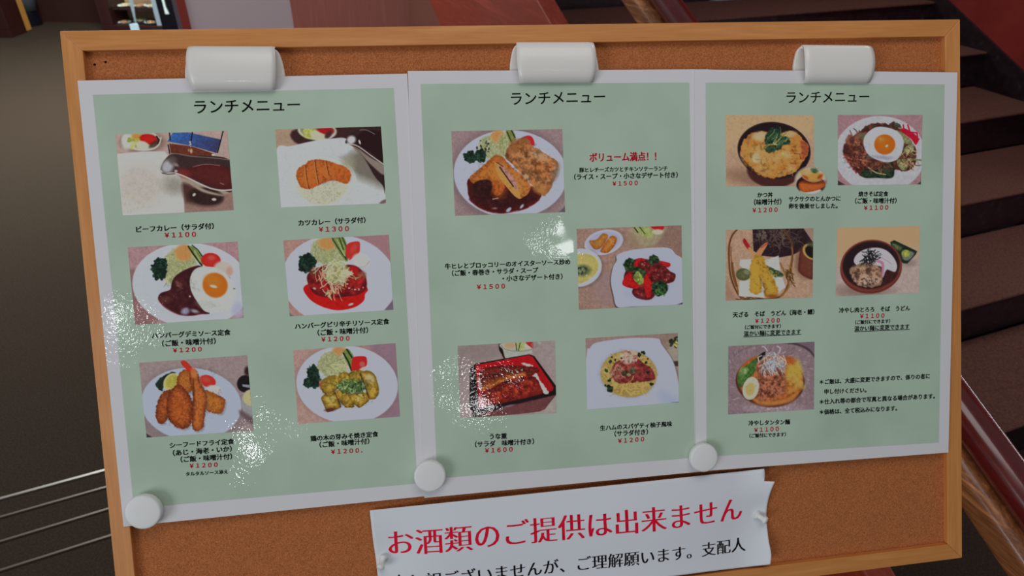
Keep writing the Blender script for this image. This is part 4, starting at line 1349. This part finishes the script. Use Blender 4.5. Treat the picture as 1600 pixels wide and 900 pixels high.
# ---- beef and broccoli
g = Print(890, 340, [(62, 100), (983, 68), (993, 762), (82, 810)], (150, 120, 106), .07)
g.po([(600, 60), (1000, 60), (1000, 420), (860, 260), (640, 230)], (132, 104, 92), 50, .8, n=.05); g.el(330, 620, 130, 150, (146, 120, 118), 0, 80, .7)
g.el(640, 190, 120, 80, (140, 122, 96), 0, 40, .8); g.po([(540, 85), (830, 75), (820, 150), (760, 230), (640, 250), (570, 170)], (152, 140, 112), 30, .8, n=.06)
g.po([(570, 90), (680, 80), (740, 140), (700, 180), (620, 150)], (146, 152, 92), 12, n=.08); g.st([(570, 90), (600, 130)], 10, (40, 50, 34), 6); g.st([(615, 82), (660, 140)], 9, (60, 76, 44), 6)
g.po([(715, 78), (822, 74), (820, 105), (760, 110)], (180, 30, 34), 8); g.el(775, 125, 44, 22, (190, 184, 164), 0, 14)
g.el(310, 215, 185, 110, (120, 96, 90), -14, 24, .5); g.el(300, 218, 172, 108, (176, 176, 186), -14, 8); g.el(300, 214, 150, 88, (156, 156, 176), -14, 16)
g.po([(172, 205), (200, 200), (240, 190), (290, 140), (335, 150), (330, 190), (280, 260), (230, 282), (190, 250)], (172, 120, 56), 8, n=.08, c2=(150, 90, 40))
g.po([(270, 290), (330, 200), (370, 160), (415, 180), (400, 240), (350, 300), (310, 312)], (180, 118, 48), 8, n=.08, c2=(150, 84, 36)); g.blobs(370, 200, 40, 40, [(220, 170, 100)], 10, 10, 4, .7)
g.el(90, 450, 215, 175, (104, 84, 84), -12, 26, .5); g.el(85, 440, 198, 166, (178, 180, 188), -12, 8); g.el(80, 450, 182, 128, (182, 170, 104), -20, 14, n=.04, c2=(168, 154, 88))
g.el(110, 465, 70, 46, (66, 82, 56), 0, 40, .9, n=.25); g.blobs(100, 470, 60, 40, [(40, 56, 40), (130, 130, 110)], 24, 12, 6, .8); g.blobs(170, 520, 30, 16, [(226, 220, 170)], 5, 9, 7)
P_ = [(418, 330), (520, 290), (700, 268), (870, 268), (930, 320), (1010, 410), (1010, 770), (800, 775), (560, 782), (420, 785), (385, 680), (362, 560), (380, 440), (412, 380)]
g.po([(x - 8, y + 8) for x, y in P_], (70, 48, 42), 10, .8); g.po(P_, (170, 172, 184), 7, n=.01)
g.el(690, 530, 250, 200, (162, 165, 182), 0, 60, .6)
g.el(600, 690, 100, 26, (150, 154, 176), 10, 30, .6)
g.po([(480, 500), (540, 400), (600, 360), (700, 370), (800, 400), (880, 470), (930, 500), (915, 560), (860, 580), (800, 600), (720, 716), (600, 710), (550, 660), (560, 600), (490, 580)], (118, 40, 40), 9, n=.18, ns=30, c2=(96, 32, 34))
for cx, cy, rx, ry, t in ((530, 415, 56, 58, 20), (738, 378, 48, 48, 0), (605, 490, 66, 58, 0), (790, 620, 72, 72, 10)):
    g.el(cx, cy, rx, ry, (44, 62, 40), t, 9, n=.2, wob=6, wsc=16); g.blobs(cx, cy, rx * .8, ry * .8, [(34, 54, 34), (70, 92, 54), (28, 40, 30)], 46, 15, cx, .8)
g.po([(560, 520), (600, 470), (640, 520), (655, 570), (610, 590), (565, 560)], (124, 136, 66), 12, n=.08); g.strands(790, 640, 40, 40, [(70, 120, 56)], 12, 40, 8, 60, 50, 61, .7)
for pts in ([(560, 420), (600, 360), (660, 365), (640, 410), (590, 430)], [(790, 380), (880, 400), (880, 430), (850, 436), (800, 410)], [(462, 575), (500, 500), (550, 475), (555, 530), (610, 600), (590, 625), (500, 610)], [(650, 560), (665, 510), (710, 490), (720, 600), (712, 690), (670, 690)]):
    g.po(pts, (190, 34, 32), 7, n=.08, c2=(164, 24, 28))
for cx, cy, rx, ry, t in ((660, 420, 56, 40, 20), (800, 460, 80, 50, 40), (860, 520, 62, 50, 20), (760, 520, 60, 44, -10), (620, 670, 60, 36, 10)):
    g.el(cx, cy, rx, ry, (122, 46, 42), t, 16, n=.16, ns=24, c2=(96, 32, 34)); g.blobs(cx, cy, rx * .6, ry * .6, [(170, 100, 90), (88, 28, 30)], 10, 10, cx, .6)
g.po([(940, 765), (995, 745), (995, 765)], (70, 56, 86), 6, sm=False)
g.mot(700, 530, 230, 180, .2, 24)
g.bake('dish_photo', 'printed photo of stir-fried beef with broccoli, soup and spring rolls', sh2)

# ---- eel box
g = Print(690, 520, [(140, 115), (995, 68), (1010, 705), (165, 748)], (150, 134, 130), .03)
g.po([(140, 110), (500, 90), (520, 200), (280, 280), (150, 420)], (132, 116, 112), 80, .7); g.el(920, 640, 110, 70, (160, 150, 140), 0, 60, .7)
g.po([(500, 98), (525, 95), (560, 225), (545, 225), (505, 150)], (44, 22, 22), 7, sm=False)
g.po([(525, 95), (850, 78), (850, 110), (800, 150), (780, 190), (640, 215), (565, 225), (540, 150)], (156, 158, 146), 9, n=.03)
g.el(600, 112, 55, 30, (196, 150, 110), 0, 18, .8, n=.05); g.po([(650, 90), (725, 85), (730, 150), (670, 160)], (160, 162, 104), 10, n=.05)
g.st([(652, 90), (660, 155)], 7, (40, 46, 30), 5); g.st([(690, 88), (675, 158)], 7, (44, 56, 34), 5); g.po([(740, 82), (800, 80), (805, 130), (775, 125)], (180, 40, 40), 7); g.po([(730, 100), (785, 130), (740, 140)], (196, 190, 180), 6)
g.st([(525, 110), (560, 145), (660, 162), (780, 150), (850, 105)], 5, (120, 116, 108), 5, sm=True); g.el(820, 105, 34, 30, (140, 118, 116), 0, 14, .7)
g.po([(248, 320), (300, 270), (770, 188), (815, 205), (1008, 470), (1008, 540), (905, 672), (860, 690), (700, 710), (320, 742), (285, 742), (245, 660)], (40, 20, 24), 7, sm=False)
g.po([(330, 715), (700, 620), (1000, 545), (905, 672), (860, 690), (690, 712), (325, 742)], (112, 66, 66), 8, sm=False, n=.06); g.st([(280, 700), (320, 738)], 6, (150, 130, 128), 6)
g.st([(480, 672), (640, 632), (800, 592)], 8, (96, 66, 74), 10, .6); g.el(590, 643, 50, 8, (150, 130, 140), -14, 8, .7)
g.po([(295, 285), (765, 196), (800, 210), (985, 480), (975, 510), (370, 650), (330, 660)], (176, 26, 30), 7, sm=False, n=.05, c2=(150, 20, 26), gd=(0, 1))
E1, E2 = (120, 44, 32), (84, 30, 26)
g.po([(330, 350), (400, 310), (520, 290), (700, 290), (840, 310), (850, 345), (760, 350), (600, 350), (450, 380), (335, 415)], E1, 8, n=.14, c2=E2)
g.po([(335, 415), (450, 375), (600, 340), (780, 345), (830, 370), (700, 385), (560, 420), (450, 480), (380, 515), (350, 480)], (124, 58, 30), 8, n=.12, c2=(92, 36, 24))
g.st([(370, 495), (480, 445), (600, 392), (720, 368)], 34, (176, 104, 44), 26, .85, sm=True); g.st([(520, 430), (640, 395)], 8, (206, 160, 90), 8, .7)
g.po([(350, 530), (450, 480), (560, 420), (700, 390), (830, 390), (890, 500), (870, 540), (640, 595), (400, 640), (370, 580)], (146, 44, 30), 8, n=.14, ns=26, c2=(112, 34, 28))
g.blobs(620, 490, 240, 80, [(170, 66, 44), (96, 28, 24), (180, 84, 60), (120, 34, 28)], 60, 30, 9, .5, 14, -14); g.el(735, 475, 22, 12, (60, 40, 20), -30, 10, .8)
g.st([(370, 560), (500, 500), (620, 440), (800, 392)], 14, (82, 28, 24), 12, .7, sm=True)
g.po([(700, 270), (730, 262), (805, 290), (750, 292)], (200, 192, 186), 7, wob=4, wsc=14); g.po([(800, 380), (835, 355), (860, 410), (900, 465), (942, 525), (905, 535), (870, 470), (835, 400)], (200, 194, 188), 7, wob=4, wsc=14)
g.po([(320, 390), (340, 400), (350, 470), (345, 520), (325, 480)], (184, 150, 148), 8, wob=4); g.po([(320, 560), (380, 580), (395, 630), (340, 670), (318, 640)], (176, 150, 152), 10, .8, wob=6)
g.mot(600, 450, 290, 150, .2, 22, -12)
g.bake('dish_photo', 'printed photo of grilled eel over rice in a red and black box', sh2)

# ---- spaghetti
g = Print(890, 510, [(140, 105), (950, 58), (960, 668), (155, 730)], (146, 118, 112), .04)
g.po([(790, 60), (960, 50), (960, 320), (900, 290)], (140, 116, 104), 20, n=.05); g.el(920, 240, 70, 80, (152, 142, 128), 0, 40, .8); g.blobs(920, 140, 36, 44, [(44, 56, 36), (196, 180, 90), (30, 40, 28)], 22, 18, 4)
g.po([(905, 310), (965, 308), (965, 345), (920, 345)], (76, 52, 50), 10)
P_ = [(150, 250), (180, 190), (220, 148), (330, 125), (480, 105), (640, 100), (780, 108), (810, 160), (900, 290), (945, 430), (970, 600), (970, 690), (150, 740)]
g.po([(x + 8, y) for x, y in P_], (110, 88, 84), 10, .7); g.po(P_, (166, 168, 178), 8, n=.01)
g.po([(800, 560), (965, 640), (965, 680), (820, 690)], (150, 158, 182), 60, .6); g.po([(890, 668), (962, 664), (962, 672)], (70, 76, 100), 5, sm=False)
g.el(515, 418, 265, 218, (150, 152, 164), 4, 24, .8); g.el(520, 418, 248, 205, (176, 150, 82), 4, 10, n=.05, c2=(158, 134, 76))
g.strands(515, 420, 190, 150, [(190, 164, 96), (162, 130, 62), (200, 178, 118), (148, 116, 56)], 150, 90, 8, seed=71, a=.55, curl=.7)
g.po([(370, 380), (400, 320), (480, 280), (560, 230), (600, 280), (660, 330), (720, 370), (752, 455), (700, 480), (600, 490), (470, 505), (390, 470)], (136, 58, 54), 9, n=.16, ns=26, c2=(116, 46, 44))
g.el(420, 400, 54, 70, (150, 96, 80), 10, 24, .8, n=.2); g.strands(420, 400, 50, 70, [(190, 150, 130), (120, 50, 48)], 24, 50, 6, 90, 60, 72, .7)
g.el(520, 270, 80, 60, (188, 170, 150), -10, 20, .9, n=.12); g.blobs(520, 270, 80, 55, [(206, 196, 182), (160, 110, 96), (130, 60, 56)], 36, 16, 5, .7)
g.el(490, 412, 40, 26, (74, 62, 42), 0, 12, .9); g.el(555, 385, 30, 30, (92, 92, 66), 0, 12, .9); g.el(520, 425, 18, 14, (140, 140, 96), 0, 8, .9)
g.st([(480, 500), (470, 530), (510, 540)], 9, (196, 168, 100), 6, .9, sm=True); g.strands(530, 535, 130, 36, [(200, 172, 104), (176, 146, 76)], 30, 80, 9, 10, 50, 73, .7)
for x, y, z in ((358, 305, 16), (325, 390, 16), (350, 475, 14), (315, 515, 12), (360, 545, 28), (612, 250, 16), (648, 232, 16), (670, 320, 12), (685, 285, 9), (718, 512, 16), (400, 295, 9), (370, 270, 7), (690, 405, 14), (455, 280, 8)):
    g.blobs(x, y, z * .7, z * .7, [(34, 50, 34), (50, 70, 44), (26, 36, 28)], 7, z * .9, x, .95)
g.mot(520, 420, 235, 190, .16, 20); g.mot(560, 420, 190, 90, .12, 30)
g.bake('dish_photo', 'printed photo of cured ham spaghetti in a wide white bowl', sh2)

# ---- pork cutlet bowl
g = Print(1120, 165, [(75, 82), (855, 85), (855, 708), (82, 708)], (176, 148, 112), .05)
g.po([(80, 400), (860, 300), (860, 720), (80, 720)], (166, 134, 112), 120, .8, n=.04); g.el(330, 640, 260, 70, (130, 98, 78), 10, 60, .7)
g.el(505, 560, 240, 160, (78, 44, 40), 0, 14)
g.el(503, 395, 322, 250, (44, 30, 32), 8, 7); g.ring(503, 395, 316, 244, 6, (70, 52, 54), 8, 6, .6)
g.po([(205, 430), (225, 340), (260, 275), (330, 240), (440, 232), (560, 245), (640, 225), (700, 245), (760, 300), (800, 350), (790, 440), (740, 520), (690, 580), (600, 615), (490, 640), (400, 615), (330, 570), (250, 480)], (188, 136, 66), 8, n=.12, ns=40, wob=7, wsc=20, c2=(170, 112, 54))
g.blobs(490, 430, 260, 170, [(206, 166, 96), (180, 120, 50), (196, 150, 84), (160, 104, 44), (208, 184, 130)], 150, 44, 12, .45, 24)
g.el(375, 265, 60, 36, (200, 184, 144), -10, 26, .8); g.el(348, 460, 34, 44, (206, 190, 146), 0, 20, .9); g.el(640, 250, 60, 26, (206, 180, 126), -6, 20, .8); g.el(620, 430, 50, 30, (206, 186, 130), 20, 26, .7)
g.po([(730, 310), (790, 330), (805, 400), (760, 475), (735, 460), (740, 380)], (156, 80, 48), 14, n=.1); g.po([(640, 350), (720, 300), (735, 400), (680, 425)], (184, 120, 54), 26, .7, n=.1)
g.st([(680, 420), (730, 425), (735, 470)], 7, (84, 48, 30), 6, .8); g.st([(215, 450), (270, 520), (340, 590), (420, 630)], 7, (120, 70, 34), 8, .7, sm=True)
g.strands(500, 560, 200, 60, [(206, 170, 96), (140, 90, 40)], 70, 24, 6, seed=82, a=.5)
for i, pts in enumerate(([(420, 320), (440, 240), (480, 190), (570, 220), (560, 270), (500, 330), (440, 345)], [(500, 370), (560, 290), (610, 270), (645, 330), (590, 350), (540, 400)], [(415, 375), (470, 345), (520, 360), (510, 400), (460, 415)])):
    g.po(pts, (44, 74, 54), 9, .95, n=.25, wob=6, c2=(34, 58, 44))
g.strands(520, 300, 90, 80, [(96, 120, 76), (30, 56, 42), (150, 150, 96)], 24, 80, 6, -50, 30, 83, .7); g.st([(410, 385), (470, 340), (530, 345)], 9, (140, 146, 96), 6, .9, sm=True)
g.mot(500, 440, 285, 190, .2, 30)
r_ = random.Random(5)
for _ in range(46):
    x, y = 500 + 250 * r_.uniform(-1, 1) * .8, 450 + 150 * r_.uniform(-1, 1) * .8
    g.st([(x, y), (x + r_.uniform(-30, 30), y + r_.uniform(-6, 18)), (x + r_.uniform(10, 60), y + r_.uniform(-10, 20))], r_.uniform(4, 8), r_.choice([(140, 84, 34), (156, 100, 42), (118, 70, 34)]), 12, .5)
g.bake('dish_photo', 'printed photo of a black bowl of pork cutlet and egg on rice', sh3)

# small cut-out of the layered bowl
g = Print(1120, 165, [(670, 520), (1000, 520), (1000, 806), (670, 806)], (150, 158, 142), 0)
d = np.sqrt(((g.X - 826) / 150) ** 2 + ((g.Y - 660) / 132) ** 2)
g.al = np.clip((1.0 - d) / 0.16, 0, 1)
g.col[:] = (178, 164, 146)
g.el(940, 690, 60, 60, (174, 156, 146), 0, 60, .8); g.el(760, 590, 60, 60, (184, 166, 140), 0, 50, .8)
g.el(826, 705, 128, 98, (38, 22, 24), 4, 7); g.el(826, 760, 100, 44, (184, 182, 174), 0, 10)
g.po([(718, 690), (760, 660), (900, 650), (945, 670), (950, 710), (880, 745), (780, 762), (730, 740)], (186, 96, 40), 9, n=.06, c2=(150, 70, 34))
g.el(840, 668, 110, 22, (96, 40, 26), 2, 20, .8)
g.po([(735, 590), (760, 560), (840, 580), (930, 600), (925, 640), (870, 665), (800, 655)], (196, 150, 70), 14, n=.08); g.el(775, 630, 34, 18, (160, 84, 40), 30, 12); g.el(905, 625, 30, 16, (156, 80, 40), -40, 12)
g.el(855, 572, 36, 22, (70, 92, 58), 10, 16, n=.2); g.el(790, 585, 40, 26, (200, 176, 130), 0, 26, .8)
g.st([(730, 600), (780, 648), (850, 672), (930, 650)], 5, (180, 172, 160), 6, .7, sm=True)
g.bake('dish_photo', 'small cut-out picture of the layered pork cutlet bowl', sh3, M_CUT, 0.0001)

# ---- yakisoba
g = Print(1270, 165, [(220, 82), (965, 82), (950, 692), (220, 700)], (154, 118, 122), .05)
g.el(590, 430, 400, 338, (168, 166, 168), 0, 8, n=.01)
g.po([(215, 655), (285, 695), (215, 702)], (70, 58, 58), 8, sm=False); g.po([(915, 692), (955, 662), (955, 696)], (70, 58, 58), 8, sm=False)
g.po([(262, 380), (300, 310), (370, 260), (440, 200), (510, 162), (640, 165), (740, 190), (800, 250), (870, 330), (910, 400), (900, 500), (860, 560), (790, 578), (720, 560), (700, 620), (580, 630), (450, 630), (390, 590), (320, 500), (280, 440)], (98, 56, 44), 9, n=.2, ns=24, wob=6, wsc=20, c2=(90, 46, 38))
g.strands(410, 410, 95, 140, [(130, 78, 56), (72, 40, 34), (150, 100, 74), (110, 50, 40)], 120, 70, 9, seed=91, a=.6, curl=.8); g.blobs(380, 340, 90, 90, [(136, 86, 66), (84, 44, 38)], 26, 42, 92, .6, 10)
g.st([(270, 430), (320, 510), (380, 590)], 12, (150, 44, 44), 10, .7, sm=True); g.blobs(640, 180, 130, 26, [(72, 40, 34), (60, 66, 44), (120, 66, 50)], 30, 26, 93, .8)
g.po([(420, 600), (460, 560), (560, 560), (680, 490), (712, 540), (700, 632), (560, 636), (460, 635)], (48, 66, 44), 10, n=.25, c2=(38, 50, 36)); g.st([(490, 545), (560, 590), (640, 605)], 10, (160, 150, 116), 6, sm=True)
g.strands(580, 520, 110, 40, [(140, 92, 66), (90, 50, 40)], 30, 70, 9, 40, 60, 94, .7)
for pts in ([(800, 380), (860, 335), (890, 350), (880, 410), (820, 430)], [(740, 480), (800, 470), (840, 490), (830, 550), (790, 570), (750, 530)], [(730, 220), (790, 240), (860, 300), (870, 330), (800, 330)]):
    g.po(pts, (146, 142, 98), 10, n=.15, c2=(112, 112, 74))
g.strands(830, 450, 70, 90, [(150, 112, 80), (176, 160, 120), (104, 72, 50)], 30, 60, 10, 70, 60, 95, .7); g.st([(860, 470), (950, 480)], 16, (120, 120, 80), 8)
g.el(440, 270, 30, 30, (96, 104, 72), 0, 16, .8)
g.po([(760, 210), (800, 200), (830, 210), (880, 240), (930, 290), (905, 345), (870, 300), (820, 260)], (180, 16, 50), 8, n=.1)
for P_ in ([(835, 170), (850, 220)], [(795, 170), (800, 210)], [(870, 235), (915, 240), (920, 275)], [(900, 290), (932, 295)]): g.st(P_, 13, (184, 18, 52), 5)
g.po([(445, 330), (470, 250), (550, 192), (640, 190), (740, 225), (795, 300), (790, 390), (740, 470), (660, 495), (560, 470), (480, 420)], (178, 178, 180), 8, n=.01)
g.el(600, 455, 110, 18, (136, 136, 152), 4, 20, .8); g.st([(490, 430), (570, 475), (660, 495), (740, 470)], 8, (182, 180, 184), 8, .8, sm=True)
g.el(632, 342, 92, 88, (224, 130, 32), 0, 12, c2=(214, 112, 24), n=.03); g.el(600, 300, 40, 30, (230, 150, 60), 0, 24, .7); g.blobs(600, 290, 40, 20, [(238, 180, 100)], 8, 8, 4, .7); g.el(650, 355, 14, 10, (240, 220, 190), -30, 6)
g.mot(560, 420, 300, 210, .05, 26); g.mot(380, 440, 130, 160, .22, 20); g.mot(830, 450, 80, 120, .16, 22)
g.bake('dish_photo', 'printed photo of fried noodles topped with a fried egg', sh3)

# ---- tempura with soba
g = Print(1110, 340, [(138, 108), (905, 92), (897, 700), (133, 730)], (168, 136, 112), .05)
g.po([(370, 100), (820, 95), (900, 215), (880, 250), (720, 330), (610, 350), (440, 335), (378, 290)], (52, 36, 40), 8, sm=False, n=.1)
g.strands(600, 180, 200, 70, [(96, 78, 72), (72, 56, 56), (120, 98, 86)], 100, 110, 6, seed=101, a=.55, curl=.9); g.blobs(450, 150, 40, 40, [(110, 94, 84)], 16, 18, 3, .6)
g.po([(820, 95), (905, 92), (905, 215)], (150, 122, 104), 9, sm=False)
g.el(850, 400, 110, 140, (120, 84, 66), 0, 40, .7); g.po([(770, 440), (805, 250), (905, 330), (905, 530), (840, 525), (790, 490)], (112, 60, 46), 9, n=.05, c2=(90, 46, 38))
g.el(885, 300, 82, 62, (168, 136, 74), 40, 7); g.el(892, 300, 66, 50, (40, 32, 28), 40, 9); g.el(890, 235, 40, 24, (70, 76, 50), 10, 16, .8)
g.po([(140, 560), (240, 700), (330, 730), (140, 735)], (150, 110, 92), 40, .6)
g.st([(232, 108), (190, 160), (165, 250), (165, 400), (180, 520), (225, 640), (290, 715), (420, 720), (560, 710), (640, 670), (690, 560), (712, 420), (722, 300), (705, 200), (640, 108)], 16, (104, 66, 36), 7, sm=True)
g.st([(180, 260), (185, 380), (215, 520), (250, 680)], 12, (134, 92, 48), 6, sm=True); g.st([(190, 400), (200, 500), (230, 600)], 22, (116, 76, 42), 9, sm=True)
g.st([(715, 260), (720, 330), (690, 470), (650, 480)], 14, (128, 84, 46), 7, sm=True); g.st([(612, 400), (660, 500), (690, 600), (620, 690)], 16, (140, 98, 52), 9, sm=True)
g.strands(690, 480, 30, 80, [(90, 60, 36), (160, 118, 66)], 24, 60, 8, 80, 40, 102, .8); g.strands(340, 710, 120, 16, [(150, 110, 60), (90, 58, 34)], 20, 60, 9, 8, 20, 103, .9)
g.po([(262, 370), (370, 365), (380, 340), (480, 370), (600, 335), (615, 470), (660, 610), (600, 660), (480, 700), (460, 705), (250, 690), (255, 560), (330, 480), (255, 420)], (178, 176, 170), 8, sm=False, n=.015)
g.el(290, 500, 66, 54, (104, 104, 68), 0, 9, n=.08, c2=(84, 84, 52)); g.el(320, 480, 30, 20, (130, 134, 110), 30, 14, .8)
g.po([(470, 410), (520, 430), (600, 470), (645, 500), (620, 520), (540, 515), (500, 460)], (74, 88, 54), 8, n=.25, wob=5); g.blobs(560, 490, 60, 24, [(40, 54, 36), (120, 128, 80), (150, 140, 80)], 20, 14, 6, .7)
T1, T2 = (186, 148, 54), (160, 118, 40)
for pts, sd in (([(380, 330), (440, 310), (480, 390), (540, 500), (590, 620), (580, 690), (530, 705), (480, 690), (470, 600), (430, 480), (390, 420)], 1), ([(350, 440), (380, 350), (430, 380), (440, 480), (450, 580), (445, 650), (400, 675), (345, 650), (345, 560)], 2)):
    g.po(pts, T1, 12, 1, .1, 20, 7, 18, True, T2); cx, cy = np.mean(pts, 0)
    g.strands(cx, cy, 60, 150, [(210, 176, 84), (166, 122, 40), (200, 160, 70)], 60, 22, 6, seed=sd, a=.5)
g.st([(430, 520), (470, 600), (480, 680)], 12, (120, 80, 30), 14, .7, sm=True); g.el(540, 690, 50, 16, (130, 74, 34), 0, 18, .8)
g.po([(285, 210), (300, 182), (335, 230), (358, 272), (340, 285), (310, 255)], (164, 34, 36), 7, n=.08); g.st([(345, 272), (375, 325)], 26, (186, 140, 84), 10)
g.po([(430, 270), (480, 225), (505, 225), (470, 290), (440, 330), (400, 320)], (186, 130, 84), 8, n=.06); g.st([(445, 265), (498, 228)], 10, (176, 64, 44), 6)
g.mot(460, 500, 130, 200, .12, 26)
g.bake('dish_photo', 'printed photo of prawn tempura in a basket beside soba noodles', sh3)

# ---- cold meat and yam noodle bowl
g = Print(1270, 340, [(215, 90), (940, 72), (935, 660), (200, 692)], (182, 150, 112), .04)
g.po([(190, 420), (560, 300), (950, 330), (950, 700), (190, 720)], (168, 148, 142), 140, .95, n=.03); g.el(440, 640, 240, 60, (124, 98, 88), 0, 60, .7); g.el(850, 400, 60, 30, (130, 112, 104), 0, 30, .6)
g.po([(680, 215), (715, 198), (918, 295), (905, 325), (830, 405), (790, 400), (700, 300)], (38, 52, 34), 7, sm=False, n=.1); g.po([(700, 225), (780, 260), (760, 290), (710, 260)], (86, 96, 60), 14, n=.2); g.po([(790, 290), (890, 310), (840, 375), (790, 360)], (110, 118, 104), 14, n=.1); g.el(818, 315, 36, 32, (150, 150, 66), 0, 12, n=.15)
g.el(512, 445, 272, 222, (104, 50, 40), -8, 7, n=.05); g.el(512, 428, 270, 232, (112, 52, 42), -8, 8, n=.05); g.el(512, 416, 250, 208, (58, 36, 36), -8, 9); g.ring(512, 420, 262, 222, 7, (140, 76, 62), -8, 6, .6)
g.el(505, 420, 236, 196, (48, 32, 34), -8, 16)
g.po([(560, 480), (740, 470), (700, 560), (600, 590), (520, 560)], (70, 38, 36), 14, n=.15)
g.po([(360, 380), (390, 320), (470, 275), (570, 265), (650, 290), (710, 350), (740, 420), (725, 475), (680, 465), (620, 440), (560, 420), (440, 400), (390, 420)], (176, 170, 172), 9, n=.02)
g.po([(560, 375), (600, 350), (660, 370), (690, 410), (640, 470), (620, 520), (600, 520), (610, 440)], (178, 176, 178), 8); g.st([(570, 380), (610, 400), (615, 450), (605, 515)], 24, (176, 112, 132), 10, .9, sm=True); g.st([(600, 352), (660, 385), (690, 410)], 6, (170, 110, 130), 6, .8, sm=True)
g.po([(330, 450), (400, 410), (480, 400), (560, 430), (605, 500), (600, 580), (540, 610), (470, 605), (390, 590), (345, 530)], (140, 108, 86), 10, n=.12, ns=22, wob=8, wsc=18)
g.blobs(470, 500, 120, 90, [(172, 138, 112), (120, 88, 68), (156, 122, 98), (90, 64, 52)], 90, 30, 14, .7, 6); g.blobs(460, 560, 110, 40, [(186, 164, 146), (80, 58, 50)], 26, 18, 15, .7)
g.strands(500, 345, 62, 56, [(36, 34, 36), (58, 58, 56), (28, 26, 28)], 70, 50, 7, seed=111, a=.85); g.st([(480, 280), (500, 330)], 6, (40, 38, 40), 4); g.st([(550, 280), (520, 330)], 6, (40, 38, 40), 4)
g.mot(470, 510, 140, 100, .22, 18)
g.bake('dish_photo', 'printed photo of a brown bowl of cold noodles with meat and grated yam', sh3)

# ---- cold tantan noodles
g = Print(1110, 520, [(157, 118), (915, 78), (910, 672), (155, 718)], (134, 112, 116), .05)
r_ = random.Random(7)
for k in range(150):
    a = r_.uniform(0, 6.283); q = r_.uniform(1.06, 1.62); x, y = 525 + 300 * q * math.cos(a), 415 + 222 * q * math.sin(a)
    g.st([(x, y), (x + 22 * math.cos(a + .6), y + 22 * math.sin(a + .6))], r_.uniform(5, 9), r_.choice([(168, 150, 156), (104, 86, 92), (150, 132, 138), (184, 168, 172)]), 8, .55)
g.po([(640, 92), (760, 110), (860, 160), (912, 215), (912, 190), (860, 130), (760, 88)], (74, 56, 62), 12, .9); g.po([(760, 85), (915, 78), (912, 180), (860, 130)], (112, 92, 102), 20, .8); g.st([(215, 200), (260, 160), (330, 130), (420, 110)], 6, (96, 80, 84), 14, .6, sm=True)
g.el(560, 660, 200, 30, (178, 160, 164), 0, 50, .6, n=.2)
g.el(525, 430, 300, 225, (112, 62, 44), 4, 14, n=.06); g.ring(525, 425, 296, 215, 10, (76, 44, 36), 4, 8, .8)
g.el(525, 405, 288, 218, (176, 112, 54), 4, 9, n=.08, c2=(164, 92, 44))
g.el(740, 360, 70, 130, (186, 158, 66), 0, 40, .9, n=.06); g.el(700, 240, 50, 30, (170, 82, 40), 30, 26, .9, n=.1); g.blobs(740, 450, 70, 70, [(170, 96, 40), (196, 170, 84), (150, 80, 40)], 24, 40, 5, .5, 20)
g.po([(360, 560), (460, 600), (640, 590), (780, 510), (720, 600), (560, 640), (420, 630)], (190, 130, 66), 20, .7, n=.05)
g.po([(240, 380), (270, 320), (340, 270), (410, 220), (415, 280), (380, 360), (320, 420), (270, 480), (245, 460)], (92, 126, 60), 8, n=.1, c2=(64, 92, 42)); g.st([(390, 260), (340, 340), (280, 420)], 22, (60, 100, 40), 18, .7, sm=True); g.el(290, 340, 30, 40, (124, 150, 96), 40, 24, .8)
g.po([(420, 210), (470, 168), (490, 180), (440, 240)], (34, 36, 28), 8)
g.po([(400, 300), (440, 240), (600, 280), (650, 330), (660, 440), (640, 540), (560, 570), (440, 600), (410, 540), (420, 400)], (150, 92, 66), 16, n=.12, ns=22); g.blobs(530, 440, 130, 130, [(170, 112, 84), (122, 70, 48), (160, 98, 70), (104, 56, 40)], 130, 26, 16, .6, 7)
g.strands(540, 240, 100, 80, [(176, 178, 182), (150, 152, 158), (196, 198, 202), (130, 132, 138)], 110, 80, 6, 80, 70, 121, .8, .5)
for P_ in ([(500, 160), (475, 125), (455, 122)], [(600, 180), (615, 140), (590, 118)], [(480, 330), (470, 360), (482, 385)], [(640, 200), (665, 260), (640, 295)], [(450, 200), (420, 220), (430, 260)]): g.st(P_, 8, (190, 192, 196), 5, .9, sm=True)
g.el(355, 488, 70, 102, (186, 182, 160), 14, 7); g.el(352, 490, 64, 96, (194, 190, 168), 14, 8); g.el(350, 495, 40, 58, (206, 182, 108), 14, 14, n=.03)
g.st([(290, 560), (330, 590), (390, 580), (425, 520)], 6, (96, 60, 40), 8, .6, sm=True)
g.mot(525, 420, 290, 210, .15, 22); g.mot(530, 450, 140, 130, .2, 16)
g.bake('dish_photo', 'printed photo of cold spicy noodles with minced meat and half an egg', sh3)
